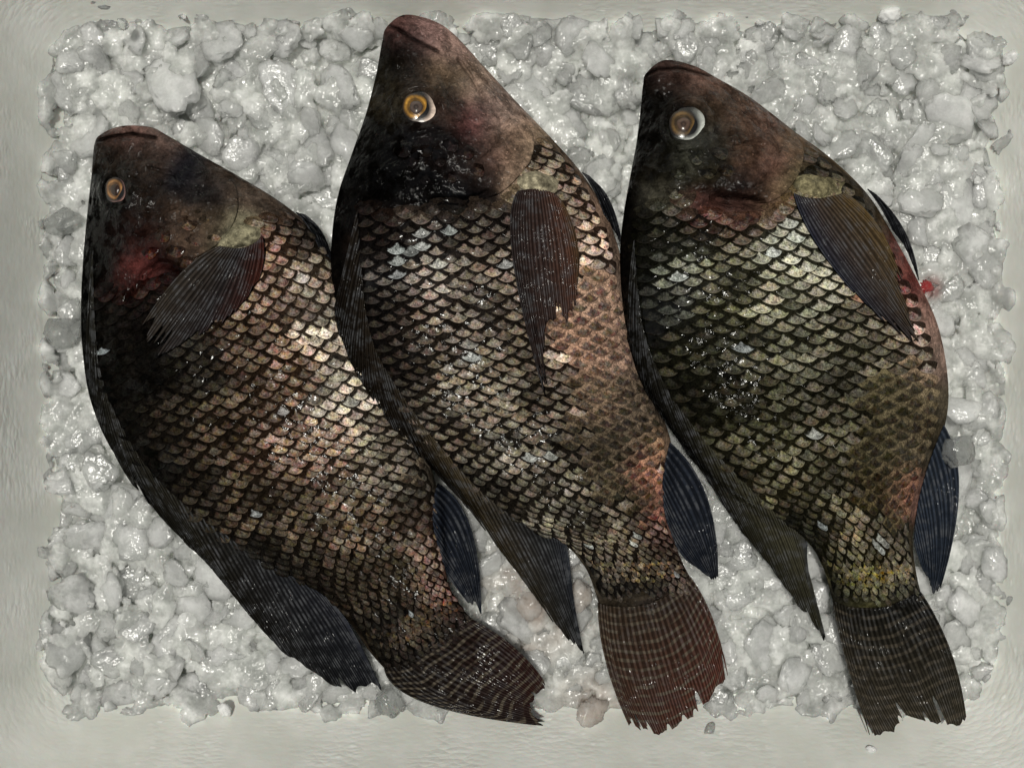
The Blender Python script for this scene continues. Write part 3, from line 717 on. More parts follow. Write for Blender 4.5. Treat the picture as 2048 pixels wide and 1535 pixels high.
    def color(s, x, y, sig=24.0):
        x, y = np.asarray(x, float), np.asarray(y, float)
        sh = x.shape
        x, y = x.ravel(), y.ravel()
        out = np.empty((len(x), 3))
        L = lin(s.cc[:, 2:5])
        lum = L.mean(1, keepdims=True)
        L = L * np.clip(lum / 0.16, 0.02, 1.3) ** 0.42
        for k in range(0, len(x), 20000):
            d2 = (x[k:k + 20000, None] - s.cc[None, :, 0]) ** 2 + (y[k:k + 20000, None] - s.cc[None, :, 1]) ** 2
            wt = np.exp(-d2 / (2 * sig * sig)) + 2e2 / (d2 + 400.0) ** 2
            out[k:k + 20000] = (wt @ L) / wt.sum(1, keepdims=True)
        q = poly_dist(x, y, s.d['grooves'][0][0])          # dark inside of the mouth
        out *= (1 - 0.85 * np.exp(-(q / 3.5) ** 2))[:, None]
        return out.reshape(sh + (3,)) * ALB

BODIES = []

def ground_z(x, y, own, lift_own=4.0, lift_other=4.0):
    z = np.full(np.shape(x), 16.0)
    z = np.maximum(z, wall_z(x, y) + 12)
    for b in BODIES:
        if b is own:
            z = np.maximum(z, b.surf(x, y) + lift_own)
        else:
            z = np.maximum(z, b.surf(x, y) + lift_other)
    return z

def build_fin(name, body, parent, keys, nrays, colf, mat, zb, zt, ridge=2.4, nt=26, fray=0.05, split=0.0, lift=4.0, sub=4, rest=True, seed=0, curl=0.0):
    """a membrane carried by nrays rays; keys are (base, middle, tip) rays measured on the photograph"""
    r = np.random.default_rng(seed + 11)
    keys = np.array(keys, float)                       # k,3,2
    nc = (nrays - 1) * sub + 1
    kk = np.linspace(0, len(keys) - 1, nc)
    rays = crom(keys.reshape(len(keys), 6), kk).reshape(nc, 3, 2)
    ri = np.arange(nc) / sub                           # ray coordinate, ridge at integers
    wv = np.convolve(r.random(nrays + 9), np.ones(5) / 5, 'same')[4:4 + nrays + 1]
    lens = 1 - fray * (1.6 * (wv - wv.min()) / (np.ptp(wv) + 1e-6) + 0.35 * r.random(nrays + 1) ** 2)
    tears = r.random(nrays + 1) < split
    depth = np.where(tears, 0.05 + 0.20 * r.random(nrays + 1) ** 2, 0.006 * r.random(nrays + 1))
    i0 = np.floor(ri).astype(int)
    f = ri - i0
    ln = lens[i0] * (1 - f) + lens[np.minimum(i0 + 1, nrays)] * f - depth[i0] * np.sin(np.pi * f) ** 0.6
    t = np.linspace(0, 1, nt)
    T = t[None, :] * ln[:, None]
    B, M, E = rays[:, None, 0], rays[:, None, 1], rays[:, None, 2]
    # quadratic through the three points (middle at half way)
    C = 2 * M - (B + E) / 2
    tt = T[..., None]
    xy = (1 - tt) ** 2 * B + 2 * tt * (1 - tt) * C + tt ** 2 * E
    # small sway of each ray
    sway = (r.random(nrays + 1) - 0.5) * 5
    sw = (sway[i0] * (1 - f) + sway[np.minimum(i0 + 1, nrays)] * f)[:, None] * np.sin(np.pi * T)
    dirv = xy[:, -1:] - xy[:, :1]
    dirv = dirv / (np.linalg.norm(dirv, axis=-1, keepdims=True) + 1e-9)
    xy = xy + sw[..., None] * np.stack([-dirv[..., 1], dirv[..., 0]], -1)
    x, y = xy[..., 0], xy[..., 1]
    z = zb + (zt - zb) * T
    gz = ground_z(x.ravel(), y.ravel(), body, lift).reshape(x.shape)
    z = np.maximum(z, gz) if rest else z
    # smooth the heights a little so the sheet does not copy every bump below it
    for _ in range(4):
        zz = z.copy()
        zz[1:-1] = np.maximum(z[1:-1], (z[:-2] + z[2:]) / 2)
        zz[:, 1:-1] = np.maximum(zz[:, 1:-1], (zz[:, :-2] + zz[:, 2:]) / 2)
        z = zz
    prof = np.cos(2 * np.pi * f) * 0.5
    z = z + ridge * (prof[:, None] + 0.5) * np.minimum(1, T * 8 + 0.3) * (1 - 0.5 * T)
    z = z + (vnoise(x / 30 + seed * 7, y / 30) - 0.5) * 5 + curl * T ** 2
    v = W(x, y, z).reshape(-1, 3)
    rr = (ri / (nrays - 1))
    cols = colf(np.broadcast_to(rr[:, None], T.shape), T, x, y).reshape(-1, 3)
    uv = np.stack([np.broadcast_to((ri + 0.5)[:, None], T.shape), np.broadcast_to(T, T.shape)], -1).reshape(-1, 2)
    faces = grid_faces(nc, nt)
    o = mesh_obj(name, v, faces, mat, parent, uv=uv, cols={'col': cols}, wet=body.wet)
    m = o.modifiers.new('thickness', 'SOLIDIFY')
    m.thickness = 2.2 * S
    m.offset = 0
    return o

def ramp_cols(stops):
    st = np.array(stops, float)
    L = lin(st[:, 1:4]) * ALB
    return lambda q: np.stack([np.interp(q, st[:, 0], L[:, k]) for k in range(3)], -1)

def build_eye(body, parent):
    d = body.d
    ex, ey, er, asp, (ix, iy) = d['eye']
    gold, pup, white = (lin(c) * 1.1 for c in d['eyecol'])
    z0 = float(body.surf([ex], [ey])[0])
    u, w = body.inv([ex], [ey])
    n = body.N(u, w)[0]
    n = np.array([n[0] * 0.8, n[1] * 0.8, n[2]]); n /= np.linalg.norm(n)
    slope = (-n[0] / n[2], n[1] / n[2])                 # dz/dx, dz/dy in photo axes
    def dome(cx, cy, r, h, zoff, colf, name, par, nr=12, na=40, r0=0.0, ax=asp, ir=0.0):
        rr = np.linspace(r0, 1, nr)
        aa = np.linspace(0, 2 * np.pi, na, endpoint=False)
        R, A = np.meshgrid(rr, aa, indexing='ij')
        wob = 1 + ir * np.sin(3 * A + cx) + ir * 0.6 * np.sin(5 * A + cy)
        x, y = cx + r * ax * R * np.cos(A) * wob, cy + r * R * np.sin(A) * wob
        z = z0 + zoff + slope[0] * (x - ex) + slope[1] * (y - ey) + h * (1 - R ** 2)
        v = W(x, y, z).reshape(-1, 3)
        return mesh_obj(name, v, grid_faces(nr, na, True)[:, ::-1], M_EYE, par, cols={'col': colf(R, A, x, y).reshape(-1, 3)})
    def c_ball(R, A, x, y):
        # pale ring, strongest on the belly side, dark towards the back
        side = np.clip(0.30 + 0.80 * np.cos(A - 0.55), 0, 1) ** 1.5
        k = side * np.clip((R - 0.5) / 0.2, 0, 1) * (0.75 + 0.5 * vnoise(x / 7, y / 7))
        k = k * np.clip((0.95 - R) / 0.12, 0, 1)
        dark = lin((15, 14, 13))
        return dark + (white - dark) * k[..., None]
    eye = dome(ex, ey, er, er * 0.22, 1.0, c_ball, 'eye', parent)
    def c_iris(R, A, x, y):
        k = np.exp(-((R - 0.74) / 0.13) ** 2) + 0.35 * np.exp(-((R - 0.48) / 0.09) ** 2)
        k = np.clip(k, 0, 1) * (0.45 + 0.55 * np.sin(A * 1.5 + ex) ** 2) * (0.75 + 0.5 * vnoise(x / 3, y / 3))
        dark = lin((24, 19, 14))
        return dark + (gold * 0.8 - dark) * k[..., None]
    ri = er * 0.62
    dome(ix, iy, ri, er * 0.12, 1.0 + er * 0.15, c_iris, 'iris', eye, r0=0.25, ir=0.02)
    def c_pup(R, A, x, y):
        k = np.clip(1 - R, 0, 1)[..., None]
        return pup * (0.15 + 0.6 * np.abs(np.sin(4.2 * k)))
    dome(ix + 1, iy + 1, ri * 0.52, er * 0.10, 1.0 + er * 0.23, c_pup, 'pupil', eye, nr=8, na=28, ir=0.03)
    # raised skin around the eye
    nr, na = 9, 48
    th = np.linspace(0, np.pi, nr)
    aa = np.linspace(0, 2 * np.pi, na, endpoint=False)
    TH, A = np.meshgrid(th, aa, indexing='ij')
    rad = er * (1.10 - 0.20 * np.cos(TH)) * (1 + 0.03 * np.sin(2 * A + ex))
    x, y = ex + asp * rad * np.cos(A), ey + rad * np.sin(A)
    z = z0 + 0.5 + slope[0] * (x - ex) + slope[1] * (y - ey) + er * 0.24 * np.sin(TH)
    c = body.color(x, y) * (1.3 if d['key'] != 'b' else 1.1) + 0.004
    mesh_obj('eyelid', W(x, y, z).reshape(-1, 3), grid_faces(nr, na, True)[:, ::-1], M_SKIN, parent, cols={'col': c.reshape(-1, 3)}, wet=body.wet)

def scale_mesh(body, ss, ww, Len, hw, lift0, lift1, crown, rot=0.0, kap=KAP):
    """one scale: bent to the body, its tail end lifted, with a turned-down free edge"""
    bs = np.array([-1, -0.72, -0.38, 0, 0.38, 0.72, 1.0])
    ts = np.array([0, 0.35, 0.62, 0.82, 1.0])
    T, Bn = np.meshgrid(ts, bs, indexing='ij')
    ae = 1 - kap * np.abs(Bn) ** 2
    a = T * ae
    A = (a - 1) * Len                                   # tip at ss
    B = Bn * hw * (0.86 + 0.14 * np.sin(np.pi * np.clip(T, 0, 1)))
    A, B = A * math.cos(rot) - B * math.sin(rot), A * math.sin(rot) + B * math.cos(rot)
    u = (ss + A) / body.len
    lx, ly, rx, ry, _ = body.row(np.clip(u, 0, 1))
    half = np.hypot(rx - lx, ry - ly) / 2
    w = ww + B / half
    ok = np.clip(w, -0.985, 0.985)
    P = body.P(np.clip(u, 0, 1), ok)
    N = body.N(np.clip(u, 0, 1), ok)
    h = lift0 + (lift1 - lift0) * a ** 1.4 + crown * (1 - Bn ** 2) * np.sin(np.pi * np.clip(a, 0, 1) ** 1.2)
    V = P + N * (h * S)[..., None]
    # free-edge skirt
    sk = V[-1] - N[-1] * (min(3.0, lift1) * S)
    V = np.concatenate([V, sk[None]])
    uv = np.stack([np.concatenate([a, a[-1:]]), np.concatenate([Bn, Bn[-1:]]) * 0.5 + 0.5], -1)
    return V.reshape(-1, 3), uv.reshape(-1, 2)

SC_F = grid_faces(6, 7)[:, ::-1]

def build_fish(d):
    body = Body(d)
    r = np.random.default_rng(hash(d['key']) % 1 + ord(d['key']))
    cx, cy = body.xy(0.5, 0.0)
    root = empty('fish', W(cx, cy, 0.0))
    tag(root, d['label'], 'fish', 'whole fish laid on the crushed ice')
    # ---- body, one closed skin
    nu, nw = 330, 200
    u = np.linspace(0, 1, nu) ** 1.0
    u = np.concatenate([np.linspace(0, 0.03, 24)[:-1], np.linspace(0.03, 1, nu)])
    nu = len(u)
    th = np.linspace(0, 2 * np.pi, nw, endpoint=False)
    U, TH = np.meshgrid(u, th, indexing='ij')
    Wd = -np.cos(TH)
    top = np.sin(TH) >= 0
    x, y = body.xy(U, Wd)
    T = body.row(U)[4]
    p = (1 - np.abs(np.clip(Wd, -1, 1)) ** 2.3) ** 0.62
    zm = body.zmid(U, Wd)
    z = np.where(top, body.z(U, Wd), zm - np.minimum(T * 0.9, zm + 22) * p)
    v = W(x, y, z).reshape(-1, 3)
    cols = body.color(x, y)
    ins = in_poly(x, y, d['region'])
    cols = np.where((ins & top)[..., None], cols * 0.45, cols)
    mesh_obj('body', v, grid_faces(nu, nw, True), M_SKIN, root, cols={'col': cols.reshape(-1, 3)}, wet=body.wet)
    # ---- gill cover
    fr, rr_ = np.array(d['gill']['front'], float), np.array(d['gill']['rear'], float)
    na_, nb_ = 60, 40
    q = np.linspace(0, len(fr) - 1, na_)
    F, R = crom(fr, q), crom(rr_, q)
    t = np.linspace(0, 1, nb_)
    xy = F[:, None] * (1 - t[None, :, None]) + R[:, None] * t[None, :, None]
    gz = body.surf(xy[..., 0].ravel(), xy[..., 1].ravel(), 20).reshape(na_, nb_)
    ends = np.clip(np.minimum(np.arange(na_), na_ - 1 - np.arange(na_)) / 6.0, 0, 1)[:, None]
    lift = (-1.5 + 7.5 * t ** 1.5)[None] * ends - 1.5 * (1 - ends)
    gz = gz + lift + (vnoise(xy[..., 0] / 16, xy[..., 1] / 16) - .5) * 5 * ends
    edge = xy[:, -1:] + (xy[:, -1:] - xy[:, -2:-1]) * 1.0
    xy2 = np.concatenate([xy, edge, edge], 1)
    gz2 = np.concatenate([gz, gz[:, -1:] - 2.0, gz[:, -1:] - 11], 1)
    gv = W(xy2[..., 0], xy2[..., 1], gz2).reshape(-1, 3)
    gc = body.color(xy2[..., 0], xy2[..., 1])
    mesh_obj('gill_cover', gv, grid_faces(na_, nb_ + 2)[:, ::-1] if d['key'] != 'z' else None, M_SKIN, root, cols={'col': gc.reshape(-1, 3)}, wet=body.wet)
    build_eye(body, root)
    # ---- scales
    items = []
    p0 = d['pitch']
    n_ac = d['nacross']
    nrow = int(body.len / p0)
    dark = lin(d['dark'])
    for j in range(9, nrow + 1):
        ss = j * p0
        if ss > body.len * 0.985:
            continue
        k_lo = 0 if j % 2 == 0 else 0.5
        ks = np.arange(k_lo, n_ac, 1.0)
        for k in ks:
            c = (k + 0.25) / n_ac
            # narrower scales towards the belly
            w0 = -1 + 2 * (c ** 0.93)
            w1 = -1 + 2 * (min(1.0, (c + 1 / n_ac)) ** 0.93)
            if not -0.93 < w0 < 0.95:
                continue
            uu = (ss - 0.6 * p0) / body.len
            px, py = body.xy(uu, w0)
            if not in_poly(np.array([px]), np.array([py]), d['region'])[0]:
                continue
            gpoly = d['gill']['front'] + d['gill']['rear'][::-1]
            if in_poly(np.array([px]), np.array([py]), gpoly)[0] or poly_dist(np.array([px]), np.array([py]), d['gill']['rear'])[0] < 13:
                continue
            lx, ly, rx, ry, _ = body.row(np.array([uu]))
            half = float(np.hypot(rx - lx, ry - ly)[0] / 2)
            q_ = (w1 - w0) * half
            items.append((ss + r.normal(0, 1.5), w0 + r.normal(0, 1.6) / half, p0 * 3.0 * r.uniform(.94, 1.06), max(7.0, q_ * 0.56) * r.uniform(.95, 1.08), float(px), float(py), 0))
    for (px, py) in d['cheek']:
        uu, wv = body.inv([px], [py])
        items.append((float(uu[0]) * body.len + 16, float(wv[0]), 40 * r.uniform(.8, 1.1), 21 * r.uniform(.8, 1.15), px, py, 1))
    built = []
    sdn = ord(d['key']) * 3.7
    for (ss, w0, Len, hw, px, py, cheek) in items:
        col = body.color(np.array([px]), np.array([py]), 26.0)[0]
        inv = 0.0
        for (ix, iy, ir, ia) in d['inv']:
            inv = max(inv, ia * math.exp(-((px - ix) ** 2 + (py - iy) ** 2) / (2 * ir * ir)))
        inv = 1.0 if inv > r.uniform(0.33, 0.55) else 0.0
        br = r.uniform(0.72, 1.35)
        tw = np.array([r.uniform(.93, 1.1), 1.0, r.uniform(.88, 1.1)])
        c1 = col * 1.35 * br * tw
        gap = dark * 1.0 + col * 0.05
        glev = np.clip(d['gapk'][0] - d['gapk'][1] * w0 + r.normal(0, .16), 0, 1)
        lum = float(col @ np.array([.3, .6, .1]))
        c1 = (lum * 1.35 * br) * np.array([1.0, 0.97, 0.88]) * 0.42 + c1 * 0.58
        blot = 0.45 + 1.0 * float(np.clip((vnoise(px / 42.0 + sdn, py / 42.0) - .22) * 1.8, 0, 1)) * r.uniform(.75, 1.2)
        c1 = c1 * {'a': 0.80, 'b': 0.88, 'c': 0.80}[d['key']] * blot
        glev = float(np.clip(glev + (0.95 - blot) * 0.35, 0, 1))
        for (sx, sy, sr) in d['glint_paint']:  # silvery white highlights painted into the colour of these scales
            if math.hypot(px - sx, py - sy) < sr:
                if r.random() < 0.7:
                    c1 = c1 * 0.5 + np.array([0.38, 0.41, 0.40]) * r.uniform(.3, 1.0)
                    glev = 0.08
        if r.random() < 0.006:
            c1 = c1 * 0.6 + np.array([0.2, 0.22, 0.23])
        if inv > 0:
            c1i, gapi = col * 0.30 * br, col * 0.85
            c1 = c1 * (1 - inv) + c1i * inv
            gap = gap * (1 - inv) + gapi * inv
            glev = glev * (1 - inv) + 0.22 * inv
        fx, fy = body.xy(max(0.0, (ss - 2.6 * p0) / body.len), w0)
        if not cheek and not in_poly(np.array([float(fx)]), np.array([float(fy)]), d['region'])[0]:
            gap = col * 0.5                      # first row, half under the head skin
            glev = 0.0
        if cheek:
            c1 = col * 1.5 * br
            gap = col * 0.4
            glev = 0.1
        l1 = r.uniform(4.5, 7.0) * (0.75 if inv > .4 else 1) * (0.8 if cheek else 1)
        V, uv = scale_mesh(body, ss, w0, Len, hw, -2.5, l1, r.uniform(1.5, 3.5), r.normal(0, 0.06) + (r.uniform(-.4, .4) if cheek else 0))
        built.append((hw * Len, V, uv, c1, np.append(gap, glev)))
    built.sort(key=lambda q: -q[0])
    for (ar, V, uv, c1, gap) in built[:300]:
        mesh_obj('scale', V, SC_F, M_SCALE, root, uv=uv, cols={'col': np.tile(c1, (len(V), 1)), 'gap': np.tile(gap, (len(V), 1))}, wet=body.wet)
    rest = built[300:]
    # small close-set scales at the root of the tail
    lens = []
    for rowi in range(4):
        for k in np.linspace(-0.8, 0.8, 17):
            ss = body.len * 0.90 + rowi * 11 + r.normal(0, 2) + 10 * (1 - k * k)
            w0 = k + (0.05 if rowi % 2 else 0) + r.normal(0, .012)
            px, py = body.xy(min(1, (ss - 6) / body.len), w0)
            col = body.color(np.array([px]), np.array([py]))[0]
            V, uv = scale_mesh(body, min(ss, body.len * 0.995), w0, 24, 8, -1, r.uniform(3, 6), 2.5, r.normal(0, .12))
            c1 = col * r.uniform(.8, 2.4)
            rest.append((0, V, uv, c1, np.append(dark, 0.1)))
    if rest:
        n = len(rest[0][1])
        V = np.concatenate([q[1] for q in rest])
        uv = np.concatenate([q[2] for q in rest])
        f = np.concatenate([SC_F + n * i for i in range(len(rest))])
        c = np.concatenate([np.tile(q[3], (n, 1)) for q in rest])
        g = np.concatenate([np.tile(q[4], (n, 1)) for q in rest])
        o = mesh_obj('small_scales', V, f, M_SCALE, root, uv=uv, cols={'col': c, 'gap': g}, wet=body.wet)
        o['kind'] = 'stuff'
    BODIES.append(body)
    # ---- fins
    dc = ramp_cols(d['dcol'])
    sd = ord(d['key'])
    # back-fin rays lean far back: each reaches past the next ones to the outer edge
    dk = np.array(d['dorsal'], float)
    nk = len(dk)
    tips = crom(dk[:, 2], np.minimum(np.arange(nk) + 1.3, nk - 2))
    tips[-1] = dk[-1, 2]; tips[-2] = dk[-2, 2]
    mids = (dk[:, 0] + tips) / 2 + 0.8 * (dk[:, 1] - (dk[:, 0] + dk[:, 2]) / 2)
    d['dorsal'] = np.stack([dk[:, 0], mids, tips], 1)
    build_fin('dorsal_fin', body, root, d['dorsal'], d['drays'], lambda a, t, x, y: dc(a) * (1.3 - 0.8 * t[..., None]), M_FIN, d['dz'][0], d['dz'][1], ridge=4.5, nt=30, fray=0.07, split=0.12, seed=sd)
    ac = lin(d['acol']) * ALB
    build_fin('anal_fin', body, root, d['anal'], 17, lambda a, t, x, y: np.broadcast_to(ac, x.shape + (3,)) * (1.2 - 0.5 * t[..., None]), M_FIN, 40, 26, ridge=4.5, nt=24, fray=0.05, split=0.1, seed=sd + 1)
    tc = d['tcol']
    def tcf(a, t, x, y):
        c = 0
        for (aa, tt, R, G, B) in tc:
            wgt = (a if aa else 1 - a) * (t if tt else 1 - t)
            c = c + wgt[..., None] * lin((R, G, B)) * ALB * (0.95 if d['key'] == 'b' else 0.75)
        return c
    build_fin('tail_fin', body, root, d['tail'], 24, tcf, M_TAIL if d['tailmat'] == 'tail' else M_TAIL3, 44, 58, ridge=3.6, nt=44, fray=0.06, split=0.28 if d['key'] != 'a' else 0.10, lift=3, seed=sd + 2)
    (bx, by, ba, bb, bang, bcol) = d['lobe']
    R_, A_ = np.meshgrid(np.linspace(0, 1, 22), np.linspace(0, 2 * np.pi, 48, endpoint=False), indexing='ij')
    lx_, ly_ = ba * R_ * np.cos(A_), bb * R_ * np.sin(A_) * (1 + 0.25 * np.cos(A_) ** 2)
    ca, sa = math.cos(math.radians(bang)), math.sin(math.radians(bang))
    px_, py_ = bx + lx_ * ca - ly_ * sa, by + lx_ * sa + ly_ * ca
    gz_ = body.surf(px_.ravel(), py_.ravel(), 30).reshape(px_.shape)
    gz_ = gz_ + 15 * (1 - R_ ** 2.5) ** 0.8 - 2 + (vnoise(px_ / 8, py_ / 8) - .5) * 5 * (1 - R_)
    lc = lin(bcol) * ALB * (0.55 + 0.9 * vnoise(px_ / 9, py_ / 9))[..., None]
    lc = lc * np.where(ly_ > bb * 0.25, 1.35, 1.0)[..., None]
    mesh_obj('fin_base', W(px_, py_, gz_).reshape(-1, 3), grid_faces(22, 48, True)[:, ::-1], M_SKIN, root, cols={'col': lc.reshape(-1, 3)}, wet=body.wet)
    pc = ramp_cols(d['pcol'])
    build_fin('pectoral_fin', body, root, d['pect'], d['prays'], lambda a, t, x, y: pc(a), M_FIN, 0, 0, ridge=4.5, nt=36, fray=0.15, split=0.5, lift=9, seed=sd + 3)
    build_fin('pelvic_fin', body, root, d['pelvic'], 6, lambda a, t, x, y: np.broadcast_to(lin((26, 27, 30)), x.shape + (3,)), M_FIN, 50, 32, ridge=4, nt=20, fray=0.05, lift=3, seed=sd + 4)
    return root, body

for d in FISH:
    build_fish(d)

# ---------------------------------------------------------------- crushed ice
def fish_depth_exact(x, y):
    """how far inside a fish outline (pixels, negative outside)"""
    best = np.full(np.shape(x), -1e3)
    for b in BODIES:
        u = np.linspace(0, 1, 90)
        lx, ly, rx, ry, _ = b.row(u)
        pts = list(zip(lx, ly)) + list(zip(rx[::-1], ry[::-1]))
        dd = poly_dist(x, y, pts + pts[:1])
        ins = in_poly(x, y, pts)
        best = np.maximum(best, np.where(ins, dd, -dd))
    return best

_gx, _gy = np.arange(-20, 2080, 6.0), np.arange(-40, 1560, 6.0)
_GD = fish_depth_exact(*[q.ravel() for q in np.meshgrid(_gx, _gy, indexing='ij')]).reshape(len(_gx), len(_gy))
def fish_depth(x, y):
    i = np.clip((np.asarray(x, float) + 20) / 6, 0, len(_gx) - 1.001); j = np.clip((np.asarray(y, float) + 40) / 6, 0, len(_gy) - 1.001)
    a, b = i.astype(int), j.astype(int)
    f, g = i - a, j - b
    return (_GD[a, b] * (1 - f) + _GD[a + 1, b] * f) * (1 - g) + (_GD[a, b + 1] * (1 - f) + _GD[a + 1, b + 1] * f) * g

STAIN = [(1075, 1190, 75, 0.42), (1110, 960, 60, 0.35), (1180, 1420, 50, 0.4), (1060, 1270, 50, 0.3), (1140, 1110, 50, 0.35), (1866, 575, 13, 0.8)]
def build_bed():
    st = 3.0
    xs, ys = np.arange(20, 2048, st), np.arange(-20, 1470, st)
    X, Y = np.meshgrid(xs, ys, indexing='ij')
    Z = np.full(X.shape, -34.0) + (vnoise(X / 90, Y / 90) - .5) * 16
    n = 3600
    px, py = rng.uniform(60, 2030, n), rng.uniform(0, 1440, n)
    rr = np.concatenate([rng.uniform(6, 14, n * 2 // 5), rng.uniform(14, 44, n - n * 2 // 5)])
    fd = fish_depth(px, py)
    for k in np.argsort(-rr):
        if fd[k] > 60:
            continue
        R = rr[k]
        zc = rng.uniform(-24, -8) - R * 0.10
        i0, i1 = np.searchsorted(xs, (px[k] - R * 1.6, px[k] + R * 1.6))
        j0, j1 = np.searchsorted(ys, (py[k] - R * 1.6, py[k] + R * 1.6))
        x, y = X[i0:i1, j0:j1] - px[k], Y[i0:i1, j0:j1] - py[k]
        if x.size == 0:
            continue
        a = rng.uniform(0, np.pi)
        asp = rng.uniform(.55, 1)
        xa, ya = x * math.cos(a) + y * math.sin(a), (-x * math.sin(a) + y * math.cos(a)) / asp
        ang = np.arctan2(ya, xa)
        ph = rng.uniform(0, 6.28, 4)
        Ri = R * (1 + .14 * np.sin(2 * ang + ph[0]) + .11 * np.sin(3 * ang + ph[1]) + .07 * np.sin(5 * ang + ph[2]) + .04 * np.sin(9 * ang + ph[3]))
        q = np.clip(1 - (xa ** 2 + ya ** 2) / Ri ** 2, 0, 1)
        tilt = rng.normal(0, .13) * x + rng.normal(0, .13) * y
        h = np.where(q > 0, zc + (5 + R * 0.22) * q ** 0.33 + tilt, -1e3)
        Z[i0:i1, j0:j1] = np.maximum(Z[i0:i1, j0:j1], h)
    Z += (vnoise(X / 7, Y / 7) - .5) * 3.2 + (vnoise(X / 3.3 + 9, Y / 3.3) - .5) * 1.6
    wd = np.minimum.reduce([X - BOX['l'], BOX['r'] - X, Y - BOX['t'], BOX['b'] - Y])
    Z += np.clip(1 - wd / 70.0, 0, 1) * ((vnoise(X / 46 + 3, Y / 46) - 0.35) * 46 + (vnoise(X / 17, Y / 17 + 5) - .5) * 14)
    # the heap climbs a little against the walls and is pressed down under the fish
    D_ = fish_depth(X.ravel(), Y.ravel()).reshape(X.shape)
    Z -= np.clip(D_, 0, 60) * 0.5
    v = W(X, Y, Z)
    f = grid_faces(len(xs), len(ys))[:, ::-1]
    rp = [tuple(q) for q in rrect(BOX['l'] - 40, BOX['t'] - 40, BOX['r'] + 40, BOX['b'] + 40, 165)]
    keep = in_poly(X, Y, rp).ravel()
    f = f[keep[f].all(1)]
    a = np.zeros(X.shape)
    for (sx, sy, sr, sa) in STAIN:
        a = np.maximum(a, sa * np.exp(-((X - sx) ** 2 + (Y - sy) ** 2) / (2 * sr * sr)))
    a = a * (0.4 + 1.2 * vnoise(X / 22, Y / 22))
    c = np.zeros(X.shape + (4,))
    c[..., :3] = (0.36, 0.20, 0.13)
    red = np.hypot(X - 1862, Y - 575) < 60
    c[red, :3] = (0.42, 0.05, 0.04)
    c[..., 3] = np.clip(a, 0, 1)
    used = np.unique(f)
    mp = np.full(X.size, -1); mp[used] = np.arange(len(used))
    o = mesh_obj('crushed_ice', v.reshape(-1, 3)[used], mp[f], M_BED, origin=(0, 0, 0), cols={'col': c.reshape(-1, 4)[used]})
    tag(o, 'small wet crushed ice packed between the fish and the box walls', 'ice', None, 'stuff')
    return X, Y, Z
BX, BY, BZ = build_bed()

# lump prototypes
def lump_mesh(name, seed, facet, mat, sub=4, flat=0.72):
    import bmesh
    bm = bmesh.new()
    bmesh.ops.create_icosphere(bm, subdivisions=sub, radius=1.0)
    off = Vector((seed * 3.7, seed * 1.3, seed * 5.1))
    r_ = random.Random(seed)
    planes = []
    for _ in range(r_.randint(5, 9)):
        n = Vector((r_.gauss(0, 1), r_.gauss(0, 1), r_.gauss(0, .8))).normalized()
        planes.append((n, r_.uniform(.58, .88)))
    sx, sy = r_.uniform(.85, 1.25), r_.uniform(.75, 1.05)
    for v in bm.verts:
        p = v.co.normalized()
        rad = 1 + 0.38 * mnoise.noise(p * 1.3 + off) + 0.22 * mnoise.noise(p * 2.9 + off) + 0.11 * mnoise.noise(p * 6 + off)
        q = p * rad
        for n, dd in planes:
            e = q.dot(n) - dd
            if e > 0:
                q -= n * e * facet
        q += p * (0.07 * mnoise.noise(p * 10 + off) + 0.035 * mnoise.noise(p * 22 + off))
        z = math.copysign(abs(q.z) ** 0.65, q.z) if flat < 0.6 else q.z
        v.co = Vector((q.x * sx, q.y * sy, z * flat))
    me = bpy.data.meshes.new(name)
    bm.to_mesh(me); bm.free()
    me.shade_smooth()
    me.materials.append(mat)
    return me

LUMPS = [lump_mesh('ice_lump', k, 0.5 + 0.4 * (k % 3) / 2, M_LUMP, 4, 0.15 + 0.045 * (k % 4)) for k in range(14)]
CLEAR = [lump_mesh('clear_ice_lump', 40 + k, 0.8, M_CLEAR) for k in range(3)]
SNOW = [lump_mesh('frosty_lump', 60 + k, 0.3, M_SNOW) for k in range(2)]
PINKS = [lump_mesh('pink_lump', 70 + k, 0.5, M_PINK) for k in range(3)]

def bed_z(x, y):
    i = int(np.clip((x - 20) / 3, 0, BX.shape[0] - 1)); j = int(np.clip((y + 20) / 3, 0, BX.shape[1] - 1))
    return float(BZ[max(0, i - 4):i + 5, max(0, j - 4):j + 5].mean())

def place_lump(me, name, x, y, r, z, label, cat, group=None, rot=None, zs=1.0):
    o = bpy.data.objects.new(name, me)
    col_main.objects.link(o)
    wz = float(wall_z(x, y))
    if wz > 0:
        z = wz + r * 0.35
    o.location = W(x, y, z)
    o.scale = (r * S, r * S, r * S * zs)
    o.rotation_euler = rot if rot else (random.gauss(0, .25), random.gauss(0, .25), random.uniform(0, 6.28))
    tag(o, label, cat, group)
    return o

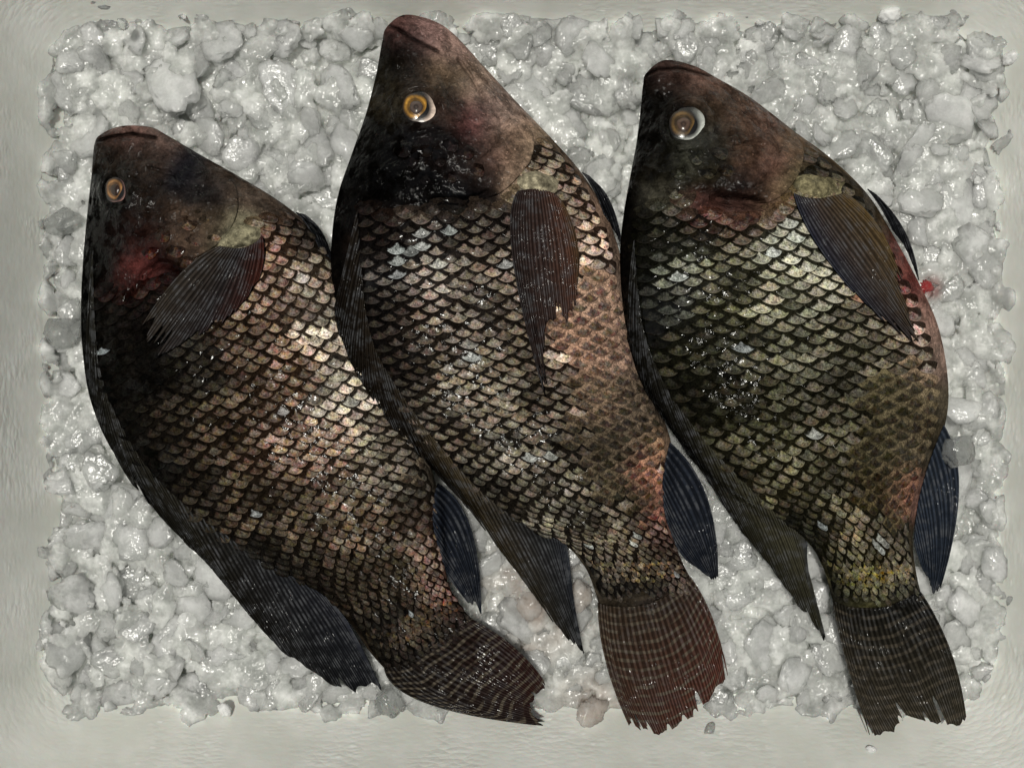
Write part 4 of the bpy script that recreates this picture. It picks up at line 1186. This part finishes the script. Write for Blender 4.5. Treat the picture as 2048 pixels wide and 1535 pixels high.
def zone(x, y):
    if y > 1180 and 780 < x < 1240: return 'bits between the tails', 'wet ice lump between the left and middle tails'
    if y > 1080 and 1380 < x < 1730: return 'between the right tails', 'grey ice lump between the middle and right tails'
    if x < 420 and y < 420: return 'by the left snout', 'frosted ice lump around the left fish snout'
    if x < 720 and y < 520: return 'above the left fish', 'ice lump in the gap between left fish head and middle fish head'
    if x < 300 and y < 860: return 'left wall strip', 'ice lump in the strip between left wall and left fish back'
    if x < 900 and y >= 860: return 'lower left corner', 'ice lump in the lower left corner below the left fish'
    if x < 1330 and y < 480: return 'between heads', 'ice lump in the gap between middle and right fish heads'
    if x < 1960 and y < 480: return 'upper right', 'whitish ice lump in the upper right corner above the right fish'
    if y < 900: return 'right wall upper', 'ice lump between the right fish belly and the right wall'
    if x > 1700: return 'right wall lower', 'ice lump beside the right fish tail and the right wall'
    return 'elsewhere', 'ice lump wedged between two fish bodies'

MARKS = [(240, 255, "the left fish's snout"), (172, 460, "the left fish's nape"), (164, 640, "the left fish's back"), (225, 905, "the left fish's back bend"), (400, 1110, "the front of the left fish's back fin"),
         (580, 1325, "the outer edge of the left fish's back fin"), (760, 1385, "the ragged end of the left fish's back fin"), (930, 1435, "the left fish's tail edge"), (1100, 1420, "the left fish's tail end"), (480, 350, "the left fish's throat"), (620, 455, "the left fish's chest"),
         (950, 1120, "the left fish's belly fin"), (808, 30, "the middle fish's snout"), (740, 200, "the middle fish's forehead"), (680, 380, "the middle fish's nape"), (960, 125, "the middle fish's jaw"), (1090, 260, "the middle fish's throat"), (1210, 430, "the middle fish's chest"),
         (1040, 1150, "the outer edge of the middle fish's back fin"), (1170, 1318, "the point of the middle fish's back fin"), (1430, 1165, "the end of the middle fish's belly fin"), (1215, 1350, "the middle fish's tail edge"), (1330, 1470, "the middle fish's tail end"), (1455, 1330, "the red corner of the middle fish's tail"),
         (1330, 122, "the right fish's snout"), (1275, 270, "the right fish's forehead"), (1480, 180, "the right fish's jaw"), (1610, 280, "the right fish's throat"), (1740, 390, "the right fish's chest"), (1840, 570, "the right fish's red spot"), (1895, 750, "the right fish's pink belly"),
         (1910, 960, "the right fish's belly fin"), (1570, 1180, "the outer edge of the right fish's back fin"), (1655, 1294, "the point of the right fish's back fin"), (1700, 1350, "the right fish's tail edge"), (1830, 1460, "the right fish's tail end"), (1930, 1380, "the right corner of the right tail"),
         (90, 100, "the upper left box corner"), (2005, 40, "the upper right box corner"), (90, 1420, "the lower left box corner"), (2005, 1420, "the lower right box corner"), (90, 950, "the left wall's lower half"), (500, 40, "the top wall above the left fish"), (1080, 30, "the top wall right of the middle snout"),
         (1650, 30, "the top wall above the right fish"), (2005, 380, "the right wall's upper half"), (2005, 1080, "the right wall's lower half"), (380, 1424, "the lower wall left of the tails")]
ORD = ['closest', 'second closest', 'third closest', 'fourth closest', 'fifth closest', 'sixth closest', 'seventh closest', 'eighth closest', 'ninth closest', 'tenth closest', 'eleventh closest', 'twelfth closest']
def ice_labels(placed):
    """every lump is told apart by what it lies nearest to, on which side and how near"""
    buck = {}
    for i, (x, y, r) in enumerate(placed):
        k = min(range(len(MARKS)), key=lambda q: math.hypot(MARKS[q][0] - x, MARKS[q][1] - y))
        dx, dy = x - MARKS[k][0], y - MARKS[k][1]
        side = ('right of' if dx > 0 else 'left of') if abs(dx) > abs(dy) else ('below' if dy > 0 else 'above')
        buck.setdefault((k, side), []).append((math.hypot(dx, dy), i))
    out = [None] * len(placed)
    for (k, side), lst in buck.items():
        for n, (_, i) in enumerate(sorted(lst)):
            r = placed[i][2]
            look = 'large' if r > 50 else ('small' if r < 31 else 'wet')
            out[i] = f"{look} ice lump {side} {MARKS[k][2]}, {ORD[min(n, 11)]}"
    return out

def scatter():
    placed = []
    tries = 0
    while len(placed) < 285 and tries < 60000:
        tries += 1
        x, y = random.uniform(100, 1995), random.uniform(25, 1415)
        r = random.choice((random.uniform(22, 36), random.uniform(30, 50), random.uniform(42, 70)))
        if tries > 20000:
            r *= 0.8
        fd = float(fish_depth(np.array([x]), np.array([y]))[0])
        if fd > -r * 0.35:
            continue
        # rounded corners of the box
        dx, dy = max(BOX['l'] + 125 - x, x - BOX['r'] + 125, 0), max(BOX['t'] + 125 - y, y - BOX['b'] + 125, 0)
        if math.hypot(dx, dy) > 125 - r * 0.5:
            continue
        if x < BOX['l'] + r * .6 or x > BOX['r'] - r * .6 or y < BOX['t'] + r * .3 or y > BOX['b'] - r * .6:
            continue
        if any(math.hypot(x - a, y - b) < 0.68 * (r + c) for a, b, c in placed):
            continue
        placed.append((x, y, r))
    names = ice_labels(placed)
    for (x, y, r), lab in zip(placed, names):
        z = bed_z(x, y) + random.uniform(2, 12) - r * 0.30
        grp = zone(x, y)[0]
        place_lump(random.choice(LUMPS), 'ice_lump', x, y, r, z, lab, 'ice lump', 'ice lumps ' + grp)
scatter()

# single pieces one can point to
place_lump(SNOW[0], 'ice_lump', 2022, 116, 17, 150, 'small bright frosty ice crumb stuck high on the upper right wall', 'ice crumb')
place_lump(SNOW[1], 'ice_lump', 1780, 28, 22, 20, 'bright white frosty ice lump at the top wall above the right fish', 'ice lump')
place_lump(LUMPS[8], 'ice_lump', 1968, 112, 46, 4, 'large rounded pale ice lump in the top right corner of the box', 'ice lump')
place_lump(CLEAR[0], 'ice_lump', 128, 665, 36, 4, 'clear glassy ice piece with dark edges beside the left fish back', 'ice lump', None, (0, 0, 1.2))
place_lump(CLEAR[1], 'ice_lump', 130, 445, 38, 0, 'clear ice piece behind the left fish eye at the left wall', 'ice lump', None, (0, 0, 0.4))
place_lump(CLEAR[2], 'ice_lump', 780, 1400, 34, 8, 'clear bubbly ice lump by the ragged end of the left fish back fin', 'ice lump', None, (0, 0, 2.2))
place_lump(PINKS[0], 'ice_lump', 1182, 1424, 30, 18, 'pinkish brown tinted ice lump against the lower wall between two tails', 'ice lump')
place_lump(PINKS[1], 'ice_lump', 1055, 1215, 28, -8, 'pink stained ice lump above the left fish tail fin', 'ice lump')
place_lump(PINKS[2], 'ice_lump', 1160, 1195, 26, 2, 'reddish stained ice lump beside the point of the middle back fin', 'ice lump')
place_lump(SNOW[0], 'ice_lump', 450, 1418, 15, 14, 'tiny bright white ice crumb on the lower wall left of the tails', 'ice crumb')
place_lump(LUMPS[5], 'ice_lump', 1922, 818, 38, 40, 'jagged ice lump leaning over the pink belly of the right fish', 'ice lump')
place_lump(CLEAR[0], 'ice_lump', 1918, 900, 34, 50, 'clear rough ice lump lying over the right fish anal fin', 'ice lump')
place_lump(SNOW[1], 'ice_lump', 92, 1280, 9, 12, 'tiny white ice bead at the left wall in the lower corner', 'ice crumb')
place_lump(SNOW[0], 'ice_lump', 1742, 1498, 10, 150, 'small oval white ice crumb on the lower wall under the right tail', 'ice crumb', None, (0, 0, 0.1))
place_lump(CLEAR[1], 'ice_lump', 1420, 1458, 14, 70, 'small clear ice shard on the lower wall beside the middle tail', 'ice crumb')
place_lump(CLEAR[2], 'ice_lump', 82, 448, 11, 20, 'tiny clear ice crumb stuck on the left wall level with left eye', 'ice crumb')
place_lump(CLEAR[0], 'ice_lump', 245, 48, 12, 60, 'tiny clear ice crumb stuck on the top wall above the left snout', 'ice crumb')

# red clot at the belly of the right fish
clot = lump_mesh('blood_clot', 91, 0.2, M_CLOT)
for v_ in clot.vertices:
    v_.co *= 1 + 0.55 * mnoise.noise(v_.co * 4.0) + 0.3 * mnoise.noise(v_.co * 9.0)
    v_.co.x *= 1.25
place_lump(clot, 'blood_clot', 1853, 573, 11, 42, 'bright red blood clot on ice at the belly of the right fish', 'blood clot', None, (0.1, 0.3, 0.2), 0.5)

# dark specks of dirt on the foam
sv, sf = [], []
for (x, y, r) in [(20, 1510, 4), (150, 1488, 3), (170, 1470, 3), (172, 1481, 2.5), (60, 1330, 2.5), (305, 1462, 2.5), (485, 12, 3), (150, 8, 3), (75, 155, 3), (56, 312, 2.5), (2008, 12, 3), (1990, 420, 3), (2025, 1380, 3), (1950, 1500, 3), (2020, 640, 2.5), (660, 1490, 2.5)]:
    a0 = random.uniform(0, 3.14)
    z = float(wall_z(x, y)) + 1.0
    b0 = len(sv)
    for k in range(8):
        a = k * math.pi / 4
        dx, dy = r * 1.7 * math.cos(a), r * 0.7 * math.sin(a)
        X_, Y_ = x + dx * math.cos(a0) - dy * math.sin(a0), y + dx * math.sin(a0) + dy * math.cos(a0)
        sv.append(W(X_, Y_, float(wall_z(X_, Y_)) + 0.3))
    sv.append(W(x, y, z + r * 0.8))
    sf += [[b0 + (k + 1) % 8, b0 + k, b0 + 8] for k in range(8)]
sp = mesh_obj('dirt', np.array(sv), sf, M_SPECK, origin=(0, 0, 0))
tag(sp, 'tiny dark specks of dirt scattered on the white foam walls', 'dirt', None, 'stuff')
